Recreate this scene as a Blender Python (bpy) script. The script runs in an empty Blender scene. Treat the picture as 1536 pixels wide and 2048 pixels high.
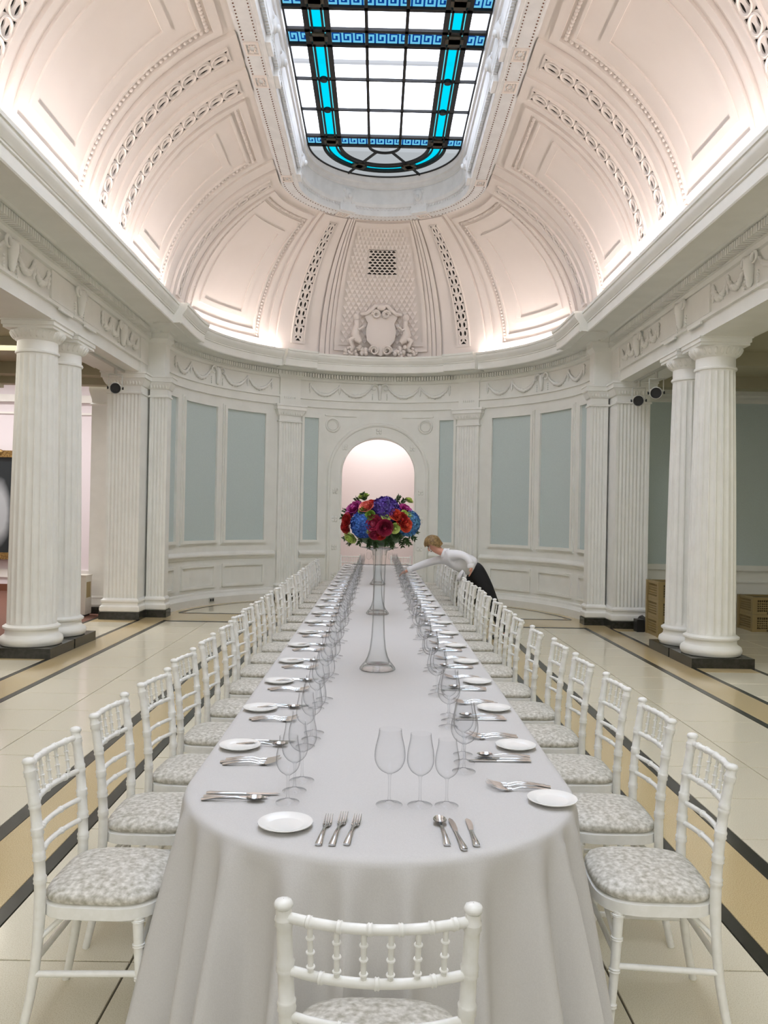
import bpy, bmesh, math, random
from mathutils import Vector, Matrix
from mathutils.geometry import tessellate_polygon
R = math.radians
PI = math.pi
sin, cos = math.sin, math.cos
random.seed(7)
sc = bpy.context.scene
col = sc.collection

# ------------------------------------------------------------------ camera
cam_d = bpy.data.cameras.new('camera')
cam = bpy.data.objects.new('camera', cam_d)
col.objects.link(cam)
cam_d.sensor_fit = 'VERTICAL'
cam_d.sensor_height = 36.0
cam_d.lens = 1657 / 2048 * 36.0
cam_d.clip_start = 0.05
yaw, pitch, roll = R(.45), R(.31), R(1.1)
fw = Vector((sin(yaw) * cos(pitch), cos(yaw) * cos(pitch), sin(pitch)))
rt = Vector((cos(yaw), -sin(yaw), 0))
up = rt.cross(fw)
r2 = rt * cos(roll) + up * sin(roll)
u2 = -rt * sin(roll) + up * cos(roll)
cm = Matrix((r2, u2, -fw)).transposed().to_4x4()
cm.translation = (0, 0, 1.7)
cam.matrix_world = cm
sc.camera = cam

# ------------------------------------------------------------------ world, lights, exposure
w = bpy.data.worlds.new('world')
sc.world = w
w.use_nodes = True
bg = w.node_tree.nodes['Background']
bg.inputs[0].default_value = (1.0, .965, .87, 1)
bg.inputs[1].default_value = .75  # added warm fill, coming in through the unbuilt rear of the room
sc.view_settings.view_transform = 'Standard'
sc.view_settings.look = 'None'
sc.view_settings.exposure = 0.58
sc.view_settings.gamma = 1
sc.view_settings.use_curve_mapping = False
sc.cycles.transparent_max_bounces = 64
sc.cycles.max_bounces = 10
sc.cycles.caustics_reflective = False
sc.cycles.caustics_refractive = False
SKY = 5.0            # brightness of the sky above the skylight
COVE = 5.0          # watts per metre of hidden cove strip


def area(name, loc, rot, sx, sy, power, color):
    l = bpy.data.lights.new(name, 'AREA')
    l.shape = 'RECTANGLE'
    l.size, l.size_y = sx, sy
    l.energy = power
    l.color = color
    o = bpy.data.objects.new(name, l)
    o.location = loc
    o.rotation_euler = rot
    col.objects.link(o)
    return o


C = 13.65            # centre of the round end of the room
WARM = (1.0, .87, .83)
# cove strips lying on the cornice, hidden behind its lip, shining up at the vault
for s in (-1, 1):
    area('cove_lamp', (s * 3.26, 7.0, 4.91), (PI, s * R(10), 0), .06, 12.5, COVE * 12.5, WARM)
for ph in (-79, -57, -35, 35, 57, 79):
    ph = R(ph)
    area('cove_lamp', (3.26 * sin(ph), C + 3.26 * cos(ph), 4.91), (PI, 0, -ph), 1.2, .06, COVE * 1.28, WARM)
# lamps of the rooms next door
area('gallery_lamp', (-7.6, 14.8, 5.6), (R(-25), 0, 0), 2.5, 1.5, 260, (1, .97, .98))
area('passage_lamp', (0, 18.6, 4.4), (R(-10), 0, 0), 1.6, .4, 40, (1, .96, .97))
area('aisle_lamp', (5.6, 7.4, 3.93), (0, 0, 0), .8, 3.0, 26, (1, .96, .84))
area('aisle_lamp', (-5.2, 9.5, 3.93), (0, 0, 0), .8, 4.0, 36, (1, .95, .84))

# ------------------------------------------------------------------ materials


def mat(name, color, rough=.5, metal=0., var=None, scale=8., bump=0., spec=.5, detail=4., coord='Object', lo=.4, hi=.6, emit=0., spread=0.):
    m = bpy.data.materials.new(name)
    m.use_nodes = True
    nt = m.node_tree
    b = nt.nodes['Principled BSDF']
    b.inputs['Base Color'].default_value = (*color, 1)
    b.inputs['Roughness'].default_value = rough
    b.inputs['Metallic'].default_value = metal
    b.inputs['Specular IOR Level'].default_value = spec
    if emit:
        b.inputs['Emission Color'].default_value = (*color, 1)
        b.inputs['Emission Strength'].default_value = emit
    if var or bump:
        n = nt.nodes.new('ShaderNodeTexNoise')
        n.inputs['Scale'].default_value = scale
        n.inputs['Detail'].default_value = detail
        if coord == 'Position':
            g = nt.nodes.new('ShaderNodeNewGeometry')
            nt.links.new(g.outputs['Position'], n.inputs['Vector'])
        else:
            g = nt.nodes.new('ShaderNodeTexCoord')
            nt.links.new(g.outputs[coord], n.inputs['Vector'])
            if spread:
                oi = nt.nodes.new('ShaderNodeObjectInfo')
                vm = nt.nodes.new('ShaderNodeVectorMath')
                vm.operation = 'MULTIPLY_ADD'
                vm.inputs[1].default_value = (spread, spread * .7, spread * 1.3)
                nt.links.new(oi.outputs['Random'], vm.inputs[0])
                nt.links.new(g.outputs[coord], vm.inputs[2])
                nt.links.new(vm.outputs[0], n.inputs['Vector'])
        if var:
            cr = nt.nodes.new('ShaderNodeValToRGB')
            cr.color_ramp.elements[0].color = (*var, 1)
            cr.color_ramp.elements[1].color = (*color, 1)
            cr.color_ramp.elements[0].position = lo
            cr.color_ramp.elements[1].position = hi
            nt.links.new(n.outputs['Fac'], cr.inputs['Fac'])
            nt.links.new(cr.outputs['Color'], b.inputs['Base Color'])
        if bump:
            bp = nt.nodes.new('ShaderNodeBump')
            bp.inputs['Strength'].default_value = bump
            bp.inputs['Distance'].default_value = .01
            nt.links.new(n.outputs['Fac'], bp.inputs['Height'])
            nt.links.new(bp.outputs['Normal'], b.inputs['Normal'])
    return m


M = {}
M['wall'] = mat('white_wall_paint', (.84, .84, .78), .55, var=(.81, .81, .75), scale=3)
M['stone'] = mat('white_stone', (.86, .86, .81), .5, var=(.83, .83, .78), scale=5, detail=8)
M['vault'] = mat('vault_plaster', (.84, .775, .725), .7, var=(.81, .745, .695), scale=1.2)  # pink of the warm cove light is also put into this colour
M['curb'] = mat('curb_plaster', (.78, .79, .79), .6, var=(.73, .74, .74), scale=6)
M['blue'] = mat('grey_blue_cloth', (.57, .65, .63), .85, var=(.53, .61, .59), scale=90)
M['void_shade'] = mat('painted_hole_shade', (.02, .018, .015), .9)  # near-black colour painted in for the unlit depth behind holes
M['tile'] = mat('pale_terrazzo', (.74, .69, .54), .12, var=(.62, .56, .40), scale=240, detail=2, coord='Position', lo=.36, hi=.52)
M['tan'] = mat('tan_terrazzo', (.63, .50, .28), .12, var=(.48, .36, .17), scale=220, detail=2, coord='Position', lo=.36, hi=.56)
M['black'] = mat('black_marble', (.020, .021, .014), .24, var=(.035, .034, .028), scale=20, coord='Position')
M['grout'] = mat('dark_joint', (.05, .045, .035), .7)
M['carpet'] = mat('brown_carpet', (.17, .075, .045), .95, var=(.13, .055, .035), scale=60, coord='Position')
M['cloth'] = mat('white_linen', (.60, .59, .578), .8, var=(.575, .565, .553), scale=260, bump=.06)
M['chair'] = mat('white_chair_paint', (.86, .86, .83), .32, var=(.82, .82, .78), scale=30)
M['velvet'] = mat('crushed_velvet', (.74, .72, .66), .5, var=(.36, .34, .27), scale=55, detail=12, lo=.31, hi=.69, bump=.2, spread=7.)
M['steel'] = mat('cutlery_steel', (.70, .72, .74), .13, metal=1.)
M['china'] = mat('white_china', (.86, .86, .84), .12)
M['lead'] = mat('skylight_lead', (.006, .006, .006), .7)
M['brown'] = mat('dark_bronze_glass', (.035, .025, .01), .5)
M['hair'] = mat('short_blond_hair', (.30, .19, .07), .5, var=(.16, .095, .03), scale=40, bump=.4)
M['skin'] = mat('skin', (.66, .33, .23), .5)
M['shirt'] = mat('white_shirt', (.82, .82, .83), .8)
M['trouser'] = mat('black_trousers', (.008, .008, .009), .8)
M['crate'] = mat('brown_plastic', (.30, .22, .09), .5)
M['cratein'] = mat('crate_inside_brown', (.10, .07, .03), .6)  # darker brown for the block inside each crate and its handle slot
M['plastic'] = mat('black_plastic', (.012, .012, .012), .4)
M['lampgrey'] = mat('spotlight_shell', (.55, .55, .50), .4)
M['gilt'] = mat('gilt_frame', (.36, .23, .07), .4, metal=.5, var=(.16, .09, .03), scale=40)
M['pinkwall'] = mat('pale_gallery_wall', (.78, .73, .74), .7)
M['passage'] = mat('pink_passage_wall', (.76, .68, .67), .7)
M['skirt'] = mat('brown_skirting', (.16, .06, .03), .5)
M['olive'] = mat('aisle_ceiling_paint', (.42, .39, .27), .7)
M['foliage'] = mat('foliage', (.035, .085, .02), .5, var=(.02, .05, .012), scale=20)
M['box'] = mat('white_box', (.62, .58, .50), .6)


def glass_thin(name, tint, edge, k):
    """thin blown glass: clear face on, reflecting and a little denser towards the rim"""
    m = bpy.data.materials.new(name)
    m.use_nodes = True
    nt = m.node_tree
    nt.nodes.clear()
    out = nt.nodes.new('ShaderNodeOutputMaterial')
    lf = nt.nodes.new('ShaderNodeLayerWeight')
    lf.inputs['Blend'].default_value = .5
    lw = nt.nodes.new('ShaderNodeMath')
    lw.operation = 'POWER'
    nt.links.new(lf.outputs['Facing'], lw.inputs[0])
    lw.inputs[1].default_value = k
    mc = nt.nodes.new('ShaderNodeMix')
    mc.data_type = 'RGBA'
    nt.links.new(lw.outputs[0], mc.inputs[0])
    mc.inputs[6].default_value = (*tint, 1)
    mc.inputs[7].default_value = (*edge, 1)
    tr = nt.nodes.new('ShaderNodeBsdfTransparent')
    nt.links.new(mc.outputs[2], tr.inputs['Color'])
    gl = nt.nodes.new('ShaderNodeBsdfGlossy')
    gl.inputs['Roughness'].default_value = .02
    f2 = nt.nodes.new('ShaderNodeLayerWeight')
    f2.inputs['Blend'].default_value = .5
    pw = nt.nodes.new('ShaderNodeMath')
    pw.operation = 'POWER'
    nt.links.new(f2.outputs['Facing'], pw.inputs[0])
    pw.inputs[1].default_value = 4.5
    fr = nt.nodes.new('ShaderNodeMath')
    fr.operation = 'MULTIPLY_ADD'
    nt.links.new(pw.outputs[0], fr.inputs[0])
    fr.inputs[1].default_value = .75
    fr.inputs[2].default_value = .014
    mx = nt.nodes.new('ShaderNodeMixShader')
    nt.links.new(fr.outputs[0], mx.inputs[0])
    nt.links.new(tr.outputs[0], mx.inputs[1])
    nt.links.new(gl.outputs[0], mx.inputs[2])
    nt.links.new(mx.outputs[0], out.inputs['Surface'])
    return m


M['glass'] = glass_thin('wine_glass', (.975, .977, .98), (.03, .04, .06), 4.8)
M['vase'] = glass_thin('vase_glass', (.975, .985, .985), (.01, .03, .03), 4.2)


def pane_mat(name, color, strength, see):
    """leaded pane lit from behind: glows and lets some of the roof space show"""
    m = bpy.data.materials.new(name)
    m.use_nodes = True
    nt = m.node_tree
    nt.nodes.clear()
    out = nt.nodes.new('ShaderNodeOutputMaterial')
    e = nt.nodes.new('ShaderNodeEmission')
    e.inputs[0].default_value = (*color, 1)
    e.inputs[1].default_value = strength
    t = nt.nodes.new('ShaderNodeBsdfTransparent')
    t.inputs[0].default_value = (*color, 1)
    mx = nt.nodes.new('ShaderNodeMixShader')
    mx.inputs[0].default_value = see
    nt.links.new(e.outputs[0], mx.inputs[1])
    nt.links.new(t.outputs[0], mx.inputs[2])
    nt.links.new(mx.outputs[0], out.inputs[0])
    return m


M['pane'] = pane_mat('white_pane', (.93, .95, 1), 1.5, .85)
M['cyan'] = pane_mat('cyan_pane', (.0, .56, .74), .9, .12)
M['cyan2'] = pane_mat('pale_cyan_pane', (.10, .62, .74), .9, .12)
M['deepblue'] = pane_mat('deep_blue_pane', (.005, .06, .30), .6, .10)
M['key'] = pane_mat('pale_blue_key_glass', (.14, .50, .72), .8, .08)
M['endpane'] = pane_mat('end_pane', (.88, .93, .97), .34, .12)  # dimmer glow puts the shade of roofing above into these panes
M['roofsky'] = mat('overcast_above', (.93, .95, 1), emit=SKY)

# ------------------------------------------------------------------ mesh helpers


class MB:
    def __init__(s):
        s.v, s.f = [], []

    def add(s, vs, fs, X=None):
        b = len(s.v)
        s.v += [tuple(X @ Vector(p)) for p in vs] if X is not None else [tuple(p) for p in vs]
        s.f += [tuple(i + b for i in q) for q in fs]
        return s

    def box(s, x0, x1, y0, y1, z0, z1, X=None):
        return s.add([(x0, y0, z0), (x1, y0, z0), (x1, y1, z0), (x0, y1, z0), (x0, y0, z1), (x1, y0, z1), (x1, y1, z1), (x0, y1, z1)],
                     [(3, 2, 1, 0), (4, 5, 6, 7), (0, 1, 5, 4), (1, 2, 6, 5), (2, 3, 7, 6), (3, 0, 4, 7)], X)

    def grid(s, rows, X=None, cu=False):
        n, m = len(rows), len(rows[0])
        vs = [p for r in rows for p in r]
        fs = []
        for i in range(n - 1):
            for j in range(m if cu else m - 1):
                j2 = (j + 1) % m
                fs.append((i * m + j, i * m + j2, (i + 1) * m + j2, (i + 1) * m + j))
        return s.add(vs, fs, X)

    def lathe(s, prof, n=20, X=None, a0=0.):
        rows = [[(r * cos(a0 + 2 * PI * k / n), r * sin(a0 + 2 * PI * k / n), z) for k in range(n)] for r, z in prof]
        s.grid(rows, X, True)
        return s

    def tube(s, pts, rad, n=8, caps=True, X=None, flat=1.):
        pts = [Vector(p) for p in pts]
        if not hasattr(rad, '__len__'):
            rad = [rad] * len(pts)
        rows = []
        ref = None
        for i, p in enumerate(pts):
            t = (pts[min(i + 1, len(pts) - 1)] - pts[max(i - 1, 0)]).normalized()
            if ref is None:
                ref = Vector((0, 0, 1)) if abs(t.z) < .9 else Vector((1, 0, 0))
            a = t.cross(ref)
            if a.length < 1e-4:
                a = t.orthogonal()
            a.normalize()
            b = a.cross(t)
            ref = b
            rows.append([p + a * (rad[i] * cos(2 * PI * k / n)) + b * (rad[i] * flat * sin(2 * PI * k / n)) for k in range(n)])
        b0 = len(s.v)
        s.grid(rows, X, True)
        if caps:
            s.f.append(tuple(b0 + k for k in range(n)))
            s.f.append(tuple(b0 + (len(pts) - 1) * n + k for k in reversed(range(n))))
        return s

    def ball(s, c, r, n=8, m=6, X=None):
        rx, ry, rz = r if hasattr(r, '__len__') else (r, r, r)
        rows = []
        for i in range(m + 1):
            a = PI * i / m
            q = max(sin(a), .02)
            rows.append([(c[0] + rx * q * cos(2 * PI * k / n), c[1] + ry * q * sin(2 * PI * k / n), c[2] - rz * cos(a)) for k in range(n)])
        return s.grid(rows, X, True)

    def prism(s, poly, z0, z1, X=None, caps=True):
        n = len(poly)
        vs = [(x, y, z0) for x, y in poly] + [(x, y, z1) for x, y in poly]
        fs = [(i, (i + 1) % n, n + (i + 1) % n, n + i) for i in range(n)]
        if caps:
            fs += [tuple(reversed(range(n))), tuple(range(n, 2 * n))]
        return s.add(vs, fs, X)

    def rectlathe(s, hw, dp, prof, X=None, back=0.):
        """rectangular turning: profile of (out, z) round the front and sides of a block"""
        rows = [[(-(hw + d), back, z), (-(hw + d), -(dp + d), z), (hw + d, -(dp + d), z), (hw + d, back, z)] for d, z in prof]
        b = len(s.v)
        s.grid(rows, X, True)
        k = 4 * (len(prof) - 1)
        s.f += [(b + 3, b + 2, b + 1, b), (b + k, b + k + 1, b + k + 2, b + k + 3)]
        return s

    def build(s, name, material, parent=None, ang=38, **kw):
        me = bpy.data.meshes.new(name)
        me.from_pydata(s.v, [], s.f)
        me.update()
        if material is not None:
            me.materials.append(material)
        bm = bmesh.new()
        bm.from_mesh(me)
        bmesh.ops.recalc_face_normals(bm, faces=bm.faces)
        bm.to_mesh(me)
        bm.free()
        if ang:
            me.polygons.foreach_set('use_smooth', [True] * len(me.polygons))
            me.set_sharp_from_angle(angle=R(ang))
        return link(me, name, parent, **kw)


def link(me, name, parent=None, loc=None, **kw):
    o = bpy.data.objects.new(name, me)
    col.objects.link(o)
    if parent is not None:
        o.parent = parent
    if loc is not None:
        o.location = loc
    for k, v in kw.items():
        if v:
            o[k] = v
    return o


def thing(name, label, cat, loc=(0, 0, 0), rz=0., group=None):
    o = bpy.data.objects.new(name, None)
    col.objects.link(o)
    o.location = loc
    o.rotation_euler = (0, 0, rz)
    o.empty_display_size = .1
    o['label'] = label
    o['category'] = cat
    if group:
        o['group'] = group
    return o


def tag(o, label, cat, group=None):
    o['label'] = label
    o['category'] = cat
    if group:
        o['group'] = group
    return o


def dup(root, loc, rz=None, label=None, group=None):
    kids = {}
    r = root.copy()
    col.objects.link(r)
    r.location = loc
    if rz is not None:
        r.rotation_euler = (0, 0, rz)
    if label:
        r['label'] = label
    if group:
        r['group'] = group
    for ch in KIDS(root):
        c = ch.copy()
        col.objects.link(c)
        c.parent = r
        for g in KIDS(ch):
            d = g.copy()
            col.objects.link(d)
            d.parent = c
    return r


_kids = {}


def KIDS(o):
    if o.name not in _kids:
        _kids[o.name] = list(o.children)
    return _kids[o.name]


def structure(name, mb, material, ang=38):
    return mb.build(name, material, None, ang, kind='structure')


# frames of the stadium plan: (origin x, y, outward x, y)
def FS(side, y):
    return (0., y, float(side), 0.)


def FA(deg):
    return (0., C, sin(R(deg)), cos(R(deg)))


def P(fr, r, h):
    return Vector((fr[0] + fr[2] * r, fr[1] + fr[3] * r, h))


def arc(a, b, step=3.):
    n = max(1, int(abs(b - a) / step + .5))
    return [FA(a + (b - a) * k / n) for k in range(n + 1)]


def stadium(y0, step=3., yend=C):
    return [FS(-1, y0), FS(-1, yend)] + arc(-90, 90, step)[(1 if yend == C else 0):-1] + ([FS(1, yend)] if yend == C else [FA(90), FS(1, yend)]) + [FS(1, y0)]


def sweep(mb, prof, frames, caps=False):
    rows = [[P(f, r, h) for r, h in prof] for f in frames]
    b = len(mb.v)
    mb.grid(rows)
    if caps:
        m = len(prof)
        mb.f.append(tuple(b + k for k in range(m)))
        mb.f.append(tuple(b + (len(frames) - 1) * m + k for k in reversed(range(m))))
    return mb


def local(fr, r, z=0.):
    """matrix at a wall point: x along the wall, y into the wall (outward), z up"""
    n = Vector((fr[2], fr[3], 0))
    x = Vector((n.y, -n.x, 0))
    m = Matrix((x, n, Vector((0, 0, 1)))).transposed().to_4x4()
    m.translation = P(fr, r, z)
    return m

# ================================================================== FLOOR
g = MB().box(-10.5, 7.4, -3, 21, -.12, -.012)
floor = structure('floor', g, M['grout'], 0)
_slab = {}


def slab(name, m, x0, x1, y0, y1, gap=.008, top=0.):
    key = (m, round(x1 - x0, 3), round(y1 - y0, 3))
    if key not in _slab:
        hx, hy = (x1 - x0 - gap) / 2, (y1 - y0 - gap) / 2
        e = .002
        mb = MB().grid([[(-hx, -hy, -.02), (hx, -hy, -.02), (hx, hy, -.02), (-hx, hy, -.02)],
                        [(-hx, -hy, -e), (hx, -hy, -e), (hx, hy, -e), (-hx, hy, -e)],
                        [(-hx + e, -hy + e, 0), (hx - e, -hy + e, 0), (hx - e, hy - e, 0), (-hx + e, hy - e, 0)]], cu=True)
        mb.f.append((8, 9, 10, 11))
        o = mb.build(name, M[m], floor, 0, loc=((x0 + x1) / 2, (y0 + y1) / 2, top))
        _slab[key] = o.data
        return o
    return link(_slab[key], name, floor, loc=((x0 + x1) / 2, (y0 + y1) / 2, top))


ROWY = [4.457 + .655 * k for k in range(-5, 14)]      # joints across the room
YE = 13.02
rows = [(a, min(b, YE)) for a, b in zip(ROWY[:-1], ROWY[1:]) if a < YE - .1]
for y0, y1 in rows:
    for s in (-1, 1):
        for a, b in ((0, .9), (.9, 1.505), (1.99, 2.63), (2.63, 3.28)):
            slab('floor_tile', 'tile', min(s * a, s * b), max(s * a, s * b), y0, y1)
for s in (-1, 1):
    for a, b in ((1.505, 1.576), (1.90, 1.99), (3.28, 3.35), (3.70, 3.76)):
        slab('black_strip', 'black', min(s * a, s * b), max(s * a, s * b), ROWY[0], YE if b != 3.76 else 12.7, .002)
    for a, b in ((1.576, 1.90), (3.35, 3.70)):
        slab('tan_band', 'tan', min(s * a, s * b), max(s * a, s * b), ROWY[0], YE if b < 3 else 13.1, .002)
slab('black_strip', 'black', -3.28, 3.28, YE, YE + .07, .002)
# apse floor: tan ground, D-shaped pale field edged in black
mb = MB()
mb.grid([[(x, 13.09, 0) for x in (-3.75, 3.75)], [(x, C - .3, 0) for x in (-3.75, 3.75)]])
mb.grid([[Vector((3.75 * x, C - .3, 0)) for x in [k / 12 - 1 for k in range(25)]],
         [P(FA(90 * (k / 12 - 1)), 3.75, 0) for k in range(25)]])
mb.build('tan_border', M['tan'], floor, 0)
dA = 76
mb = MB()
sweep(mb, [(3.33, .004), (3.39, .004)], arc(-dA - 6, dA + 6, 3))
mb.box(-3.33, 3.33, 14.05, 14.12, 0, .004)
mb.build('black_curve_strip', M['black'], floor, 0)
for i in range(6):
    x0, x1 = -3.24 + 1.08 * i, -3.24 + 1.08 * (i + 1)
    top = lambda x: C + math.sqrt(max(.01, 3.32 ** 2 - x * x))
    xs = [x0 + .004 + (x1 - x0 - .008) * k / 4 for k in range(5)]
    mb = MB()
    mb.grid([[(x, 14.12, .003) for x in xs], [(x, max(14.13, top(x)), .003) for x in xs]])
    mb.build('floor_tile', M['tile'], floor, 0)
# aisles
for s in (-1, 1):
    for y0, y1 in ((3, 9.4), (11.1, 12.75)):
        n = max(1, round((y1 - y0) / .66))
        for k in range(n):
            a, b = y0 + (y1 - y0) * k / n, y0 + (y1 - y0) * (k + 1) / n
            slab('floor_tile', 'tile', min(s * 3.76, s * 4.4), max(s * 3.76, s * 4.4), a, b)
    slab('tan_band', 'tan', min(s * 3.76, s * 4.4), max(s * 3.76, s * 4.4), 9.4, 11.1, .002)
    slab('tan_band', 'tan', min(s * 3.76, s * 4.4), max(s * 3.76, s * 4.4), 12.75, 13.6, .002)
    slab('black_strip', 'black', min(s * 4.4, s * 4.46), max(s * 4.4, s * 4.46), 3, 13.6, .002)
slab('tan_band', 'tan', 4.46, 7.2, 3, 9.4, .002)
for k in range(7):
    for j in range(3):
        slab('floor_tile', 'tile', 4.46 + .91 * j, 4.46 + .91 * (j + 1), 9.4 + .65 * k, 9.4 + .65 * (k + 1))
slab('brown_carpet', 'carpet', -10.4, -4.46, 3, 17.4, .002)
mb = MB().box(-.8, .8, C + 3.5, 19.2, -.01, 0).build('passage_floor', M['tan'], floor, 0)

# ================================================================== COLONNADE
NF = 20


def fluted(mb, z0, z1, r0, r1, n=NF):
    rows = []
    zs = [z0, z0 + .02, z0 + .06] + [z0 + .06 + (z1 - z0 - .12) * k / 6 for k in range(1, 7)] + [z1 - .02, z1]
    for z in zs:
        u = (z - z0) / (z1 - z0)
        r = r0 + (r1 - r0) * (u ** 1.5)
        e = min(1., max(0., (z - z0 - .015) / .045), max(0., (z1 - z - .015) / .045))
        ring = []
        for k in range(n):
            for j, d in ((0, 0), (.14, 0), (.3, .72), (.57, 1.), (.84, .72)):
                a = 2 * PI * (k + j) / n
                q = r * (1 - .085 * d * e)
                ring.append((q * cos(a), q * sin(a), z))
        rows.append(ring)
    return mb.grid(rows, cu=True)


def column(x, y, label):
    t = thing('column', label, 'column', (x, y, 0), 0, 'fluted columns of the two colonnades')
    MB().box(-.37, .37, -.37, .37, 0, .115).build('plinth', M['black'], t, 0, label='black marble plinth')
    pr = [(.30, .115), (.335, .12), (.352, .15), (.355, .175), (.345, .21), (.31, .235), (.297, .25), (.292, .29), (.305, .305), (.322, .315), (.322, .335), (.305, .345), (.283, .36), (.2, .36)]
    MB().lathe(pr, 32).build('base', M['stone'], t, 40)
    fluted(MB(), .36, 3.53, .278, .228).build('shaft', M['stone'], t, 30)
    pr = [(.2, 3.53), (.232, 3.53), (.245, 3.535), (.25, 3.55), (.245, 3.565), (.23, 3.57), (.228, 3.68), (.245, 3.69), (.25, 3.70), (.285, 3.735), (.305, 3.77), (.305, 3.80), (.2, 3.80)]
    cp = MB().lathe(pr, 32).build('capital', M['stone'], t, 40)
    mb = MB()
    for k in range(26):
        a = 2 * PI * k / 26
        X = Matrix.Rotation(a, 4, 'Z') @ Matrix.Translation((.284, 0, 3.742)) @ Matrix.Rotation(R(35), 4, 'Y')
        mb.ball((0, 0, 0), (.014, .024, .05), 6, 5, X)
    mb.build('egg_moulding', M['stone'], cp, 60, kind='stuff')
    MB().rectlathe(.29, .29, [(0, 3.80), (.0, 3.83), (.015, 3.835), (.015, 3.88), (.03, 3.885), (.03, 3.90)], back=.32).build('abacus', M['stone'], t, 20)
    return t


column(-4.07, 9.86, 'white fluted column nearest the camera on the left, black plinth')
column(-4.07, 10.64, 'white fluted column standing just behind the nearest left column')
column(4.07, 10.02, 'white fluted column nearest the camera on the right, black plinth')
column(4.07, 10.80, 'white fluted column standing just behind the nearest right column')


def flute_poly(hw, dp, n, fl=.022, marg=.035, back=0.):
    """front outline with n vertical flutes, looking along -y"""
    p = [(hw, back), (hw, -dp)]
    wd = (2 * hw - 2 * marg) / n
    for k in range(n):
        x0 = hw - marg - wd * k
        for u, d in ((.08, 0), (.2, .65), (.5, 1), (.8, .65), (.92, 0)):
            p.append((x0 - wd * u, -dp + fl * d))
    p += [(-hw, -dp), (-hw, back)]
    return p


def pilaster(parent, X, hw, dp, n, top=3.9, back=0., extra=''):
    o = MB().rectlathe(hw, dp, [(.055, 0), (.055, .115)], X, back).build('plinth', M['black'], parent, 0)
    pr = [(.03, .115), (.045, .13), (.05, .165), (.045, .20), (.02, .225), (.015, .26), (.035, .275), (.035, .30), (.012, .32), (0, .335)]
    MB().rectlathe(hw, dp, pr, X, back).build('base', M['stone'], parent, 30)
    MB().prism(flute_poly(hw, dp, n, back=back), .335, 3.56, X).build('shaft', M['stone'], parent, 25)
    pr = [(0, 3.56), (.02, 3.565), (.02, 3.59), (.0, 3.60), (0, 3.69), (.02, 3.70), (.045, 3.74), (.065, 3.79), (.065, 3.80), (.085, 3.805), (.085, 3.87), (.10, 3.875), (.10, top)]
    cp = MB().rectlathe(hw, dp, pr, X, back).build('capital', M['stone'], parent, 20)
    mb = MB()
    m = max(4, round(2 * hw / .05))
    for k in range(m):
        mb.ball((-hw + (k + .5) * 2 * hw / m, -dp - .042, 3.748), (.017, .014, .05), 6, 5, X)
    mb.build('egg_moulding', M['stone'], cp, 60, kind='stuff')


def pier(side):
    wd = 'left' if side < 0 else 'right'
    t = thing('corner_pier', 'fluted white corner pier on black plinth between the %s colonnade and round wall' % wd, 'pier')
    X = Matrix.Translation((side * 4.03, 13.10 + .0, 0))
    pilaster(t, X, .265, 0., 8, back=.62)
    X = Matrix.Translation((side * 3.585, 13.47, 0))
    pilaster(t, X, .145, 0., 4, back=.25)
    return t


pier(-1)
pier(1)
# second anta behind the left pier
t = thing('aisle_pier', 'plain shaded pier behind the left corner pier, beside the white box', 'pier')
X = Matrix.Translation((-4.62, 13.80, 0))
MB().rectlathe(.16, .0, [(.05, 0), (.05, .11)], X, .3).build('plinth', M['black'], t, 0)
MB().rectlathe(.16, .0, [(.03, .11), (.045, .15), (.03, .2), (.02, .24), (.03, .27), (0, .3)], X, .3).build('base', M['stone'], t, 30)
MB().rectlathe(.16, .0, [(0, .3), (0, 3.45)], X, .3).build('shaft', M['stone'], t, 30)
MB().rectlathe(.16, .0, [(0, 3.45), (.03, 3.47), (.0, 3.5), (.0, 3.55), (.04, 3.7), (.04, 3.8)], X, .3).build('capital', M['stone'], t, 30)

# ================================================================== ENTABLATURE (runs along both colonnades and round the end wall)
COR = [(3.40, 4.635), (3.22, 4.625), (3.22, 4.61), (3.20, 4.61), (3.19, 4.625), (3.19, 4.745), (3.175, 4.75), (3.175, 4.77), (3.165, 4.775), (3.15, 4.80), (3.125, 4.83), (3.115, 4.86), (3.115, 4.885), (3.10, 4.89), (3.10, 4.93), (3.14, 4.93), (3.16, 4.86), (3.62, 4.86)]
STR = [(4.38, 4.05), (4.38, 3.90), (3.785, 3.90), (3.785, 4.06), (3.755, 4.065), (3.755, 4.105), (3.78, 4.11), (3.78, 4.44), (3.745, 4.45), (3.72, 4.49), (3.69, 4.495), (3.69, 4.585), (3.56, 4.59), (3.54, 4.61), (3.50, 4.62)]
APS = [(3.66, 3.91), (3.585, 3.91), (3.585, 4.06), (3.555, 4.065), (3.555, 4.105), (3.59, 4.11), (3.59, 4.44), (3.56, 4.45), (3.535, 4.49), (3.51, 4.495), (3.51, 4.585), (3.46, 4.59), (3.44, 4.61), (3.42, 4.62)]
Y0 = -3.5
mb = MB()
for s in (-1, 1):
    sweep(mb, STR[:8], [FS(s, Y0), FS(s, 13.5)])
sweep(mb, APS[:7], arc(-89, 89))
trim = structure('trim_1', mb, M['wall'], 25)
mb = MB()
for s in (-1, 1):
    sweep(mb, STR[7:] + COR, [FS(s, Y0), FS(s, C)])
sweep(mb, APS[6:] + COR, arc(-90, 90))
mb.build('cornice', M['wall'], trim, 25)
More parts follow.
